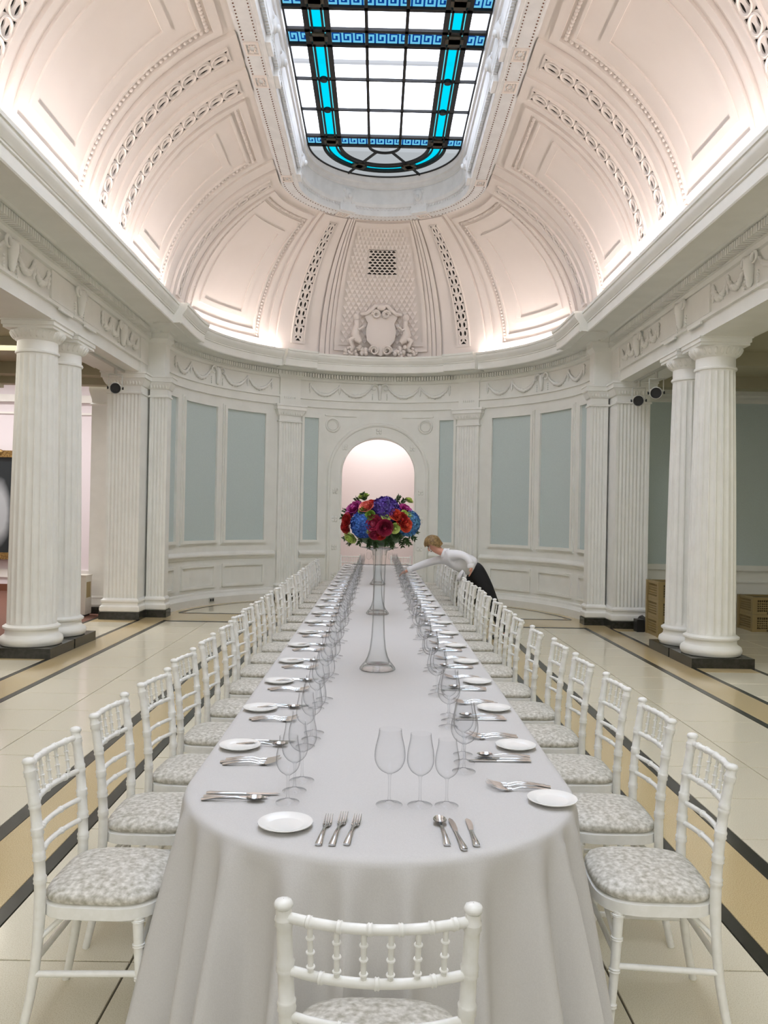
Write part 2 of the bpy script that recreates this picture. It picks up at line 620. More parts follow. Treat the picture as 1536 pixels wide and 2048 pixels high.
# stepped-forward pieces of the cornice over the piers and pilasters
RES = [(r - .13, h) for r, h in COR[1:-2]]
RES = [(3.5, 4.60)] + RES + [(3.2, 4.93), (3.5, 4.93)]
for a in (-30.5, 30.5):
    mb = MB()
    sweep(mb, RES, arc(a - 6.4, a + 6.4, 2), True)
    mb.build('cornice_break', M['wall'], trim, 25)
    X = local(FA(a), 3.6)
    mb = MB().rectlathe(.225, .06, [(0, 3.9), (0, 4.44), (.03, 4.47), (.06, 4.50), (.06, 4.585), (.1, 4.6), (.1, 4.64)], X, .1)
    mb.build('frieze_block', M['wall'], trim, 25)
    mb = MB()
    for k in range(9):
        mb.box(-.28 + .0625 * k, -.28 + .0625 * k + .034, -.145, -.11, 4.515, 4.58, X)
    mb.build('dentil_row', M['wall'], trim, 0, kind='stuff')
    mb = MB()
    for k in range(6):
        mb.box(-.13 + .045 * k, -.13 + .045 * k + .022, -.075, -.05, 4.04, 4.075, X)
    mb.build('guttae', M['wall'], trim, 0, kind='stuff')
for s in (-1, 1):
    mb = MB()
    fr = [FS(s, 12.75), FS(s, C)] + arc(s * 90, s * 80, 3)[1:]
    sweep(mb, RES, fr, True)
    mb.build('cornice_break', M['wall'], trim, 25)
    X = Matrix.Translation((s * 3.66, 13.42, 0))
    MB().rectlathe(.18, 0, [(0, 3.9), (0, 4.44), (.03, 4.47), (.06, 4.50), (.06, 4.585), (.1, 4.6), (.1, 4.64)], X, .3).build('frieze_block', M['wall'], trim, 25)
    X = Matrix.Translation((s * 4.05, 13.02, 0))
    MB().rectlathe(.29, 0, [(0, 3.9), (0, 4.62)], X, .6).build('frieze_block', M['wall'], trim, 25)
    mb = MB()
    mb.box(min(s * 3.79, s * 3.757), max(s * 3.79, s * 3.757), 9.45, 11.1, 4.11, 4.44)
    mb.build('frieze_block', M['wall'], trim, 0)
    for yy in (9.86, 10.7):
        mb = MB().box(min(s * 3.76, s * 3.735), max(s * 3.76, s * 3.735), yy - .2, yy + .2, 4.03, 4.06)
        mb.build('guttae_bar', M['wall'], trim, 0)
# dentils
for s in (-1, 1):
    mb = MB()
    for k in range(150):
        y = 4.9 + .0545 * k
        if y < 12.95:
            mb.box(min(s * 3.69, s * 3.585), max(s * 3.69, s * 3.585), y, y + .031, 4.50, 4.58)
    mb.build('dentil_row', M['wall'], trim, 0, kind='stuff')
mb = MB()
for k in range(190):
    a = -89 + 178 * k / 189
    if abs(abs(a) - 30.5) > 4.4 and abs(a) < 84:
        mb.box(-.017, .017, -.075, 0, 4.505, 4.58, local(FA(a), 3.52))
mb.build('dentil_row', M['wall'], trim, 0, kind='stuff')


def ram(X, big=1.):
    mb = MB()
    mb.tube([(0, -.02, .15), (0, -.035, .10), (0, -.042, .03), (0, -.04, -.06), (0, -.035, -.13), (0, -.03, -.15), (0, -.015, -.155)], [.03 * big, .062 * big, .056 * big, .040 * big, .034 * big, .030 * big, .012], 8, X=X, flat=.7)
    h = mb.build('ram_head', M['stone'], trim, 60)
    for s in (-1, 1):
        pts = []
        for k in range(14):
            a = k / 13 * 1.75 * PI
            q = .082 - .045 * k / 13
            pts.append((s * (.062 + .052 + q * -cos(a)), -.035 - .022 * k / 13, .12 + q * sin(a) - .03))
        MB().tube(pts, [.026 * (1 - .7 * k / 13) for k in range(14)], 6, X=X).build('horn', M['stone'], h, 60)
        mb = MB()
        for k in range(5):
            mb.ball((s * .15, -.02, -.04 - .036 * k), .013, 6, 4, X)
        mb.build('bead_drop', M['stone'], h, 60, kind='stuff')


def garland(p0, p1, fr, r, sag=.2):
    """swag of leaves hung between two points of a frieze; fr(u) gives the frame, r the wall radius"""
    pts, rad = [], []
    n = 22
    for k in range(n + 1):
        u = k / n
        h = 4.375 - sag * (1 - (2 * u - 1) ** 2) + random.uniform(-.006, .006)
        pts.append(P(fr(p0 + (p1 - p0) * u), r - .022, h))
        rad.append((.012 + .024 * (1 - (2 * u - 1) ** 2)) * (1.25 if k % 2 else .78))
    MB().tube(pts, rad, 6).build('garland', M['stone'], trim, 60)


def drop(fr, r):
    mb = MB()
    pts = [P(fr, r - .02, 4.40 - .03 * k) for k in range(8)]
    mb.tube(pts, [.012, .03, .016, .03, .014, .026, .012, .006], 6)
    mb.build('ribbon_drop', M['stone'], trim, 60)


for s in (-1, 1):
    for y in (6.6, 8.4, 10.28, 12.05):
        X = local(FS(s, y), 3.78 if y != 10.28 else 3.757, 4.275)
        ram(X, 1.15)
    for a, b in ((6.75, 7.5), (7.5, 8.25), (8.55, 8.97), (8.97, 9.36), (11.2, 11.55), (11.55, 11.9), (12.2, 12.52), (12.52, 12.85)):
        garland(a, b, lambda y, s=s: FS(s, y), 3.78, .17)
    for y in (7.5, 8.97, 9.36, 11.2, 11.55, 12.52):
        drop(FS(s, y), 3.78)
for a in (-58.5, 0, 58.5):
    ram(local(FA(a), 3.59, 4.275))
    for q in (-1, 1):
        L = 23.5 if a == 0 else 21.5
        m0, m1, m2 = 2.6, 2.6 + (L - 2.6) * .52, L
        garland(a + q * m0, a + q * m1, FA, 3.59)
        garland(a + q * m1, a + q * m2, FA, 3.59)
        drop(FA(a + q * m1), 3.59)
        drop(FA(a + q * m2), 3.59)

# ================================================================== ROUND END WALL
RW = 3.62
HWA = 12.1
ZS = 2.56


def zarch(a, hw=HWA, rr=.764):
    u = abs(a) / hw
    return ZS + rr * math.sqrt(max(0, 1 - u * u)) if u <= 1 else 0.


angs = [-89.5 + 3 * k for k in range(25)]
angs = [a for a in angs if a < -16]
inn = [-HWA * cos(PI * k / 28) for k in range(29)]
allA = angs + [-14.5] + inn + [14.5] + [-a for a in reversed(angs)]
mb = MB()
for i in range(len(allA) - 1):
    a, b = allA[i], allA[i + 1]
    inside = abs(a) <= HWA + .01 and abs(b) <= HWA + .01
    za, zb = (zarch(a), zarch(b)) if inside else (0, 0)
    for r in (RW, RW + .3):
        mb.add([P(FA(a), r, za), P(FA(b), r, zb), P(FA(b), r, 4.86), P(FA(a), r, 4.86)], [(0, 1, 2, 3)])
    if inside:
        mb.add([P(FA(a), RW, za), P(FA(b), RW, zb), P(FA(b), RW + .3, zb), P(FA(a), RW + .3, za)], [(0, 1, 2, 3)])
for s in (-1, 1):
    mb.add([P(FA(s * HWA), RW, 0), P(FA(s * HWA), RW + .3, 0), P(FA(s * HWA), RW + .3, ZS), P(FA(s * HWA), RW, ZS)], [(0, 1, 2, 3)])
wall = structure('wall_back', mb, M['wall'], 30)


def cpatch(mb, a0, a1, z0, z1, r_in, r_out=RW, step=3.):
    """raised curved slab on the round wall"""
    pr = [(r_out, z0), (r_in, z0), (r_in, z1), (r_out, z1)]
    return sweep(mb, pr, arc(a0, a1, step), True)


def cframe(mb, a0, a1, z0, z1, wd, r_in):
    d = math.degrees(wd / RW)
    cpatch(mb, a0, a1, z0, z0 + wd, r_in)
    cpatch(mb, a0, a1, z1 - wd, z1, r_in)
    cpatch(mb, a0, a0 + d, z0 + wd, z1 - wd, r_in)
    cpatch(mb, a1 - d, a1, z0 + wd, z1 - wd, r_in)


for s in (-1, 1):
    for a0, a1 in ((20.2, 25.2), (38.8, 53.8), (57.8, 73.0), (77.9, 86)):
        a, b = sorted((s * a0, s * a1))
        mb = MB()
        cpatch(mb, a, b, 1.19, 3.70, RW - .006)
        o = mb.build('wall_panel', M['blue'], wall, 25)
        e = math.degrees(.05 / RW)
        mb = MB()
        cframe(mb, a - e, b + e, 1.14, 3.75, .055, RW - .05)
        cframe(mb, a - e * 1.6, b + e * 1.6, 1.11, 3.78, .03, RW - .025)
        mb.build('panel_frame', M['wall'], o, 25, kind='stuff')
    for a0, a1 in ((18.5, 25.6), (38.3, 54.3), (57.3, 73.5), (77.4, 86)):
        a, b = sorted((s * a0, s * a1))
        mb = MB()
        cframe(mb, a, b, .31, .745, .045, RW - .035)
        mb.build('dado_panel', M['wall'], wall, 25, kind='stuff')
    for nm, pr in (('chair_rail', [(RW, .83), (RW - .02, .84), (RW - .03, .875), (RW - .06, .885), (RW - .075, .91), (RW - .07, .935), (RW - .04, .945), (RW - .015, .965), (RW, .98)]),
                   ('plinth_course', [(RW, 0), (RW - .09, 0), (RW - .09, .13), (RW - .07, .15), (RW - .06, .17), (RW - .035, .19), (RW - .03, .225), (RW, .24)])):
        for a0, a1 in ((17.3, 26.2), (34.9, 88)):
            mb = MB()
            sweep(mb, pr, arc(s * a0, s * a1), True)
            mb.build(nm, M['wall'], wall, 25)
    # fluted pilaster
    p = bpy.data.objects.new('pilaster', None)
    col.objects.link(p)
    p.parent = wall
    pilaster(p, local(FA(s * 30.5), RW), .235, .09, 7, 3.91, back=.05)
    # roundels beside the arch and thin rails above them
    mb = MB()
    X = local(FA(s * 15.4), RW - .012, 3.57)
    for rr, t_ in ((.135, .022), (.10, .012)):
        mb.tube([(rr * cos(2 * PI * k / 24), 0, rr * sin(2 * PI * k / 24)) for k in range(25)], t_, 6, X=X)
    mb.build('roundel', M['wall'], wall, 40, kind='stuff')
    mb = MB()
    a, b = sorted((s * 7.5, s * 18))
    cpatch(mb, a, b, 3.755, 3.78, RW - .02)
    mb.build('thin_rail', M['wall'], wall, 25)

# archivolt round the opening
fr = []
mb = MB()
inner, outer, lip = [], [], []


def archpt(rr, k, n):
    """k from 0 to n: up the left jamb, round, down the right jamb"""
    if k < 0:
        return -rr, 0.
    a = PI - PI * k / n
    return rr * cos(a), ZS + rr * sin(a)


def archband(mb, prof, n=30):
    rows = []
    for kk in range(-1, n + 2):
        row = []
        for rr, d in prof:
            if kk == -1:
                x, z = -rr, 0.
            elif kk == n + 1:
                x, z = rr, 0.
            else:
                x, z = archpt(rr, kk, n)
            row.append(P(FA(math.degrees(x / RW)), RW - d, z))
        rows.append(row)
    mb.grid(rows)


archband(mb, [(.764, -.02), (.764, .05), (.785, .06), (.80, .05), (.81, .04), (1.0, .04), (1.01, .06), (1.04, .07), (1.06, .06), (1.07, .02), (1.09, .0)])
av = mb.build('archivolt', M['wall'], wall, 30)
for kk in range(13):
    if kk < 5 or kk > 7:
        k2 = min(kk, 12 - kk)
        s = -1 if kk < 6 else 1
        if k2 < 4:
            x, z = s * .905, .35 + .58 * k2 + .12
        else:
            x, z = s * .905 * cos(R(38)), ZS + .905 * sin(R(38))
    elif kk == 6:
        x, z = 0., ZS + .905
    else:
        continue
    X = local(FA(math.degrees(x / RW)), RW - .045, z)
    mb = MB()
    for q in range(4):
        a = PI / 4 + q * PI / 2
        mb.ball((.042 * cos(a), 0, .042 * sin(a)), (.032, .014, .032), 8, 5, X)
    mb.ball((0, -.008, 0), .018, 6, 5, X)
    mb.build('rosette', M['wall'], av, 60, kind='stuff')
# passage behind the arch
mb = MB()
mb.box(-1.6, 1.6, 19.2, 19.4, 0, 4.6)
mb.box(-1.75, -1.6, 17.55, 19.4, 0, 4.6)
mb.box(1.6, 1.75, 17.55, 19.4, 0, 4.6)
mb.box(-1.75, 1.75, 17.55, 19.4, 4.6, 4.7)
structure('wall_passage', mb, M['passage'], 0)

# ================================================================== AISLES AND ROOMS NEXT DOOR
mb = MB()
mb.box(4.36, 7.2, 13.95, 14.1, 0, 4.05)
mb.box(7.2, 7.35, -3, 14.1, 0, 4.05)
wr = structure('wall_right', mb, M['wall'], 0)
mb = MB().box(4.3, 7.2, 13.935, 13.95, .98, 3.72)
mb.build('wall_panel', M['blue'], wr, 0)
mb = MB().box(7.185, 7.2, 3, 13.95, .98, 3.72)
mb.build('wall_panel', M['blue'], wr, 0)
for nm, z0, z1, d in (('chair_rail', .90, .99, .06), ('dado_moulding', .70, .73, .03), ('dado_moulding', .36, .39, .03), ('plinth_course', 0, .2, .05), ('wall_cornice', 3.72, 3.78, .05), ('wall_cornice', 3.86, 4.0, .12)):
    MB().box(4.3, 7.2, 13.95 - d, 13.96, z0, z1).build(nm, M['wall'], wr, 0)
    MB().box(7.2 - d, 7.21, 3, 13.95, z0, z1).build(nm, M['wall'], wr, 0)
mb = MB()
mb.box(4.38, 7.35, -3, 14.1, 4.05, 4.2)
mb.box(-6.2, -4.38, -3, 13.7, 4.05, 4.2)
ai = structure('ceiling_aisle', mb, M['olive'], 0)
mb = MB()
for s in (-1, 1):
    for y in (8.6, 11.3, 13.2):
        x0, x1 = sorted((s * 4.38, s * (7.2 if s > 0 else 6.2)))
        MB().box(x0, x1, y, y + .3, 3.86, 4.05).build('ceiling_beam', M['olive'], ai, 0)
    x0, x1 = sorted((s * 4.38, s * 4.55))
    MB().box(x0, x1, 2, 13.7, 3.97, 4.05).build('ceiling_moulding', M['wall'], ai, 0)
mb = MB()
mb.box(-6.4, -6.2, -3, 13.7, 3.7, 6.3)
mb.box(-6.4, -4.3, 13.5, 13.7, 3.75, 6.3)
structure('wall_lintel', mb, M['olive'], 0)
mb = MB()
mb.box(-10.5, -4.2, 17.4, 17.6, 0, 6.3)
mb.box(-10.6, -10.5, -3, 17.6, 0, 6.3)
mb.box(-4.45, -4.3, 14.15, 17.5, 0, 6.3)
wg = structure('wall_gallery', mb, M['pinkwall'], 0)
mb = MB().box(-10.5, -4.45, 17.36, 17.41, 0, .14)
mb.build('skirting', M['skirt'], wg, 0)
for z0, z1, d in ((.28, .45, .03), (3.7, 3.74, .03), (3.95, 4.1, .08)):
    MB().box(-10.5, -4.45, 17.4 - d, 17.41, z0, z1).build('wall_moulding', M['wall'], wg, 0)
MB().box(-10.6, -4.2, -3, 17.6, 6.3, 6.45).build('ceiling_gallery', M['pinkwall'], None, 0, kind='structure')

# ================================================================== VAULT
A_, B_, H0 = 3.42, 2.74, 4.86
TH = 60.0


def V(fr, th, off=0.):
    a = R(th)
    n = Vector((cos(a) / A_, sin(a) / B_)).normalized()
    return P(fr, A_ * cos(a) - off * n.x, H0 + B_ * sin(a) - off * n.y)


YV = -3.5
THS = [TH * k / 20 for k in range(21)]
mb = MB()
mb.grid([[V(f, t) for t in THS] for f in stadium(YV, 4)])
ceil_ = structure('ceiling', mb, M['vault'], 60)


def vgrid(mb, frs, ths, o1, o0=0.):
    """raised slab following the vault, with side walls"""
    n, m = len(frs), len(ths)
    top = [[V(f, t, o1) for t in ths] for f in frs]
    mb.grid(top)
    ring = [(i, 0) for i in range(n)] + [(n - 1, j) for j in range(1, m)] + [(i, m - 1) for i in range(n - 2, -1, -1)] + [(0, j) for j in range(m - 2, 0, -1)]
    hi = [V(frs[i], ths[j], o1) for i, j in ring]
    lo = [V(frs[i], ths[j], o0) for i, j in ring]
    mb.grid([hi, lo], cu=True)
    return mb


def lin(a, b, n):
    return [a + (b - a) * k / n for k in range(n + 1)]


class Zone:
    """u runs along the plan: metres on a straight side, degrees round the end"""

    def __init__(s, side=0):
        s.side = side

    def fr(s, u):
        return FS(s.side, u) if s.side else FA(u)

    def frs(s, a, b):
        return [s.fr(a), s.fr(b)] if s.side else [s.fr(u) for u in lin(a, b, max(1, int(abs(b - a) / 3 + .5)))]

    def du(s, m):
        return m if s.side else math.degrees(m / 2.9)


def vslab(z, mb, u0, u1, t0, t1, o1, o0=0.):
    return vgrid(mb, z.frs(u0, u1), lin(t0, t1, max(2, int((t1 - t0) / 3.))), o1, o0)


def vframe(z, mb, u0, u1, t0, t1, wd, o1, o0=0.):
    d, e = z.du(wd), wd / 3.0 * 57.3
    vslab(z, mb, u0, u1, t0, t0 + e, o1, o0)
    vslab(z, mb, u0, u1, t1 - e, t1, o1, o0)
    vslab(z, mb, u0, u0 + d, t0 + e, t1 - e, o1, o0)
    vslab(z, mb, u1 - d, u1, t0 + e, t1 - e, o1, o0)


def lens(ca, cb, ra, rb, tilt=0., n=10):
    p = []
    for k in range(n):
        a = 2 * PI * k / n
        x, y = ra * cos(a) * (abs(cos(a)) ** .3), rb * sin(a)
        p.append((ca + x * cos(tilt) - y * sin(tilt) * .4, cb + y * cos(tilt) + x * sin(tilt) * .6))
    return p


def perforated(z, uc, hw, t0, t1, n, o, base=.054):
    """pierced guilloche band: real holes in a raised strip over a dark cavity"""
    mb, dk = MB(), MB()
    vslab(z, dk, uc - hw * .97, uc + hw * .97, t0 + .4, t1 - .4, base)  # backing strip coloured dark to imitate shade in the holes
    dt = (t1 - t0) / n
    for k in range(n):
        holes = [lens(-.38, .34, .20, .31, .2), lens(.38, .34, .20, .31, -.2),
                 [(-.86, .70), (-.42, .84), (-.86, .97)], [(.86, .97), (.42, .84), (.86, .70)]]
        if k == 0:
            holes = [lens(-.36, .6, .16, .22, .22), lens(.36, .6, .16, .22, -.22), [(-.45, .1), (.45, .1), (0, .42)]]
        outer = [(-1, 0), (1, 0), (1, .5), (1, 1), (-1, 1), (-1, .5)]
        loops = [outer] + holes
        flat = [p for l in loops for p in l]
        tris = tessellate_polygon([[Vector((a, b, 0)) for a, b in l] for l in loops])
        mp = lambda p, off: V(z.fr(uc + hw * p[0]), t0 + dt * (k + p[1]), off)
        mb.add([mp(p, o) for p in flat], [tuple(t) for t in tris])
        for l in holes:
            mb.grid([[mp(p, o) for p in l], [mp(p, base + .001) for p in l]], cu=True)
        # interlacing ring drawn proud round each pair of holes
        ring = [mp((.72 * cos(2 * PI * q / 14), .34 + .46 * sin(2 * PI * q / 14)), o + .004) for q in range(15)]
        mb.tube(ring, .013, 4, False)
    b = mb.build('perforated_band', M['vault'], ceil_, 30, kind='stuff')
    dk.build('shade_backing', M['void_shade'], b, 0)
    mb = MB()
    for s in (-1, 1):
        a, c = sorted((uc + s * hw, uc + s * hw * 1.14))
        vslab(z, mb, a, c, t0, t1, o + .014)
    vslab(z, mb, uc - hw * 1.14, uc + hw * 1.14, t0 - .8, t0, o + .014)
    mb.build('band_border', M['vault'], b, 30, kind='stuff')


def eggs(z, pts, r=.03):
    mb = MB()
    for u, t, tang in pts:
        c = V(z.fr(u), t, .012)
        mb.ball(c, r, 5, 4)
    return mb.build('egg_and_dart', M['vault'], ceil_, 60, kind='stuff')


def panel(z, u0, u1, t0, t1, near, far):
    """raised frame, sunk field and rows of egg and dart; near/far: which of the two long edges carry eggs"""
    mb = MB()
    vframe(z, mb, u0, u1, t0, t1, .10, .045)
    mb.build('panel_frame', M['vault'], ceil_, 30, kind='stuff')
    mb = MB()
    d = z.du(.20)
    vframe(z, mb, u0 + d, u1 - d, t0 + 4.2, t1 - 4.2, .035, .03)
    vframe(z, mb, u0 + 2.2 * d, u1 - 2.2 * d, t0 + 8.5, t1 - 9.5, .10, .022)
    mb.build('inner_moulding', M['vault'], ceil_, 30, kind='stuff')
    pts = []
    e = z.du(.145)
    L = t1 - t0 - 6
    n = int(L / 1.25)
    for k in range(n + 1):
        t = t0 + 3.0 + L * k / n
        if near:
            pts.append((u0 + e, t, 0))
        if far:
            pts.append((u1 - e, t, 0))
    m = int(abs(u1 - u0) / z.du(.075))
    for k in range(m + 1):
        pts.append((u0 + e + (u1 - u0 - 2 * e) * k / m, t1 - 2.9, 0))
    eggs(z, pts, .027)


for s in (-1, 1):
    z = Zone(s)
    # coupled ribs above the coupled columns
    for uc in (9.74, 10.48):
        mb = MB()
        vslab(z, mb, uc - .30, uc + .30, 0, TH - .6, .05)
        mb.build('rib', M['vault'], ceil_, 30)
        perforated(z, uc, .13, 9.5, TH - 3.2, 12, .068)
    mb = MB()
    vslab(z, mb, 10.02, 10.20, 0, TH - .6, .02)
    mb.build('rib_joint', M['vault'], ceil_, 30)
    for uc in (6.9, 6.15):
        mb = MB()
        vslab(z, mb, uc - .30, uc + .30, 0, TH - .6, .05)
        mb.build('rib', M['vault'], ceil_, 30)
        perforated(z, uc, .13, 9.5, TH - 3.2, 12, .068)
    panel(z, 10.86, 12.75, 4.5, TH - 3, False, True)
    panel(z, 7.3, 9.34, 4.5, TH - 3, False, True)
    # stepped rib where the straight side meets the round end
    mb = MB()
    vslab(z, mb, 12.85, 13.14, 0, TH - .6, .035)
    mb.build('rib_step', M['vault'], ceil_, 30)
    mb = MB()
    vslab(z, mb, 13.22, C, 0, TH - .6, .06)
    mb.build('rib', M['vault'], ceil_, 30)
    perforated(z, 13.50, .105, 8.5, TH - 3.2, 13, .078, .064)
ze = Zone(0)
for s in (-1, 1):
    a, b = sorted((s * 90, s * 85.5))
    mb = MB()
    vslab(ze, mb, a, b, 0, TH - .6, .06)
    mb.build('rib', M['vault'], ceil_, 30)
    a, b = sorted((s * 82.5, s * 42.5))
    panel(ze, a, b, 3.5, TH - 3, True, True)
    for q0, q1, o in ((40.8, 38.6, .03), (37.8, 22.4, .06), (21.6, 19.9, .05), (19.5, 18.3, .04), (17.9, 16.9, .03)):
        a, b = sorted((s * q0, s * q1))
        mb = MB()
        vslab(ze, mb, a, b, 0, TH - .6, o)
        mb.build('rib' if o == .06 else 'rib_step', M['vault'], ceil_, 30)
    perforated(ze, s * 29.9, 2.2, 6.5, TH - 3.2, 14, .078, .064)

# central field with scale pattern, vent and cartouche
mb = MB()
vframe(ze, mb, -16.4, 16.4, 4.6, TH - 1.5, .07, .05)
vframe(ze, mb, -15, 15, 7, TH - 2.8, .03, .03)
mb.build('niche_frame', M['vault'], ceil_, 30, kind='stuff')
mb = MB()
t = 8.6
row = 0
while t < TH - 4:
    rr = A_ * cos(R(t))
    n = 14
    for k in range(n):
        u = -13.4 + 26.8 * (k + (.5 if row % 2 else 0)) / n
        if abs(u) < 6.9 and 35.8 < t < 47.5:
            continue
        wv = 26.8 / n * .48
        a, b, c, d = (u - wv, t + .9), (u, t - .55), (u + wv, t + .9), (u, t + 1.6)
        mb.add([V(FA(a[0]), a[1], .004), V(FA(b[0]), b[1], .045), V(FA(c[0]), c[1], .004), V(FA(d[0]), d[1], .001), V(FA(b[0]), b[1] + .1, .0)], [(0, 1, 2, 3), (0, 4, 1), (1, 4, 2)])
    t += 1.7
    row += 1
mb.build('scale_pattern', M['vault'], ceil_, 0, kind='stuff')
# vent grille
t0, t1, uh = 36.4, 46.6, 6.3
mb, dk = MB(), MB()
vslab(ze, dk, -uh, uh, t0, t1, .006)  # sheet behind the grille, its darkness painted as shade
nr, nc = 9, 6
for r in range(nr):
    for c in range(nc if r % 2 == 0 else nc - 1):
        x0 = (c + (.0 if r % 2 == 0 else .5)) / nc
        y0, y1 = r / nr, (r + 1) / nr
        cell = [(x0, y0), (x0 + 1 / nc, y0), (x0 + 1 / nc, y1), (x0, y1)]
        cx, cy = x0 + .5 / nc, (y0 + y1) / 2
        a, b = .48 / nc, .60 / nr
        b = min(b, .49 / nr)
        hole = [(cx - a * .55, cy - b * .8), (cx, cy - b), (cx + a * .55, cy - b * .8), (cx + a, cy - b * .1), (cx, cy + b), (cx - a, cy - b * .1)]
        loops = [cell, hole]
        flat = cell + hole
        tris = tessellate_polygon([[Vector((p[0], p[1], 0)) for p in l] for l in loops])
        mp = lambda p, off: V(FA(-uh + 2 * uh * p[0]), t0 + (t1 - t0) * p[1], off)
        mb.add([mp(p, .018) for p in flat], [tuple(q) for q in tris])
        mb.grid([[mp(p, .018) for p in hole], [mp(p, .007) for p in hole]], cu=True)
    if r % 2:
        for x0 in (0, 1 - .5 / nc):
            cell = [(x0, r / nr), (x0 + .5 / nc, r / nr), (x0 + .5 / nc, (r + 1) / nr), (x0, (r + 1) / nr)]
            mb.add([mp(p, .018) for p in cell], [(0, 1, 2, 3)])
v = mb.build('vent_grille', M['vault'], ceil_, 30, kind='stuff')
dk.build('shade_backing', M['void_shade'], v, 0)

# cartouche
Xc = Matrix.Translation((0, 16.97, 4.95)) @ Matrix.Rotation(R(9), 4, 'X')
root = bpy.data.objects.new('cartouche', None)
col.objects.link(root)
root.parent = ceil_
pl = [(.30, .88), (.33, .80), (.27, .70), (.31, .52), (.28, .34), (.17, .22), (.10, .08), (0, .03)]
poly = [(x, z) for x, z in pl] + [(-x, z) for x, z in reversed(pl[:-1])]
Xs = Xc @ Matrix.Rotation(R(90), 4, 'X')
MB().prism(poly, -.05, .07, Xs).build('shield', M['vault'], root, 40)
mb = MB()
for s in (-1, 1):
    pts = [(s * .02, -.1, 1.02), (s * .12, -.1, 1.03), (s * .2, -.1, .95), (s * .3, -.1, .87), (s * .42, -.09, .86)]
    MB().tube(pts, [.035, .045, .045, .035, .03], 7, X=Xc).build('scroll', M['vault'], root, 60)
    pts = [(s * (.10 + (.085 - .055 * k / 16) * cos(k / 16 * 3.4 * PI)), -.11, .86 + (.085 - .055 * k / 16) * sin(k / 16 * 3.4 * PI)) for k in range(17)]
    MB().tube(pts, [.028 - .012 * k / 16 for k in range(17)], 6, X=Xc).build('scroll', M['vault'], root, 60)
    pts = [(s * (.13 + (.10 - .06 * k / 16) * cos(k / 16 * 3.2 * PI)), -.09, .14 + (.10 - .06 * k / 16) * sin(k / 16 * 3.2 * PI)) for k in range(17)]
    MB().tube(pts, [.03 - .014 * k / 16 for k in range(17)], 6, X=Xc).build('scroll', M['vault'], root, 60)
    # seated child figure beside the shield
    pts = [(s * .50, -.10, .74), (s * .49, -.11, .66), (s * .50, -.10, .58), (s * .53, -.10, .46), (s * .47, -.10, .36), (s * .40, -.12, .30)]
    f = MB().tube(pts, [.055, .05, .075, .09, .085, .05], 8, X=Xc).build('figure', M['vault'], root, 60)
    MB().ball((s * .50, -.12, .80), (.065, .065, .075), 8, 6, Xc).build('head', M['vault'], f, 60)
    MB().tube([(s * .52, -.12, .60), (s * .43, -.16, .55), (s * .34, -.15, .62)], [.035, .03, .025], 6, X=Xc).build('arm', M['vault'], f, 60)
    MB().tube([(s * .50, -.11, .40), (s * .62, -.14, .34), (s * .56, -.13, .20), (s * .60, -.13, .12)], [.065, .055, .04, .035], 6, X=Xc).build('leg', M['vault'], f, 60)
    mb = MB()
    for k in range(34):
        x = s * random.uniform(.28, .74)
        mb.ball((x, -.07 - random.random() * .06, .03 + random.random() * (.22 - .1 * abs(abs(x) - .5) / .24)), random.uniform(.028, .05), 6, 5, Xc)
    mb.build('fruit_heap', M['vault'], root, 60, kind='stuff')
MB().ball((0, -.10, 1.0), (.10, .06, .07), 10, 6, Xc).build('shell', M['vault'], root, 60)

# ================================================================== SKYLIGHT
RG, HG = 1.27, 7.83
RO = A_ * cos(R(TH))
HO = H0 + B_ * sin(R(TH))
CUR = [(RO + .02, HO - .01), (RO - .02, HO - .05), (RO - .07, HO - .045), (1.47, HO - .045), (1.45, HO - .07), (1.41, HO - .07), (1.40, HO - .04), (1.40, HO + .06), (1.36, HO + .07), (1.345, HO + .10),
       (1.335, HO + .12), (1.33, HO + .36), (1.34, HO + .38), (1.31, HO + .40), (1.30, HO + .46), (1.27, HO + .48), (1.27, HG + .05)]
mb = MB()
sweep(mb, CUR, stadium(YV, 3))
curb = structure('trim_2', mb, M['curb'], 25)
sof = MB()
mb = MB()
dd = MB()
for s in (-1, 1):
    for k in range(130):
        y = 5.6 + .062 * k
        if y < C:
            mb.box(min(s * 1.385, s * 1.34), max(s * 1.385, s * 1.34), y, y + .034, HO + .03, HO + .11)
            dd.ball((s * (RO - .05), y, HO - .047), .012, 4, 3)
            dd.ball((s * 1.50, y, HO - .047), .010, 4, 3)
for k in range(70):
    X = local(FA(-89 + 178 * k / 69), 1.385, 0)
    mb.box(-.017, .017, -.0, .045, HO + .03, HO + .11, X)
    for rr in (RO - .05, 1.50):
        p = P(FA(-89 + 178 * k / 69), rr, HO - .047)
        dd.ball(p, .011, 4, 3)
    dd.ball(P(FA(-89 + 178 * k / 69), 1.318, HO + .43), .012, 4, 3)
mb.build('dentil_row', M['curb'], curb, 0, kind='stuff')
dd.build('bead_row', M['skirt'], curb, 0, kind='stuff')


def mask(fr):
    X = local(fr, 1.40)
    b = MB().box(-.15, .15, -.055, .09, HO - .06, HO + .45, X)
    o = b.build('mask_block', M['curb'], curb, 0)
    mb = MB()
    mb.ball((0, -.07, HO + .24), (.085, .06, .11), 8, 6, X)
    mb.ball((0, -.12, HO + .19), (.04, .04, .05), 6, 5, X)
    for s in (-1, 1):
        mb.ball((s * .075, -.06, HO + .30), (.05, .035, .05), 6, 5, X)
        mb.ball((s * .08, -.06, HO + .14), (.03, .02, .07), 6, 5, X)
    mb.build('lion_mask', M['curb'], o, 60, kind='stuff')


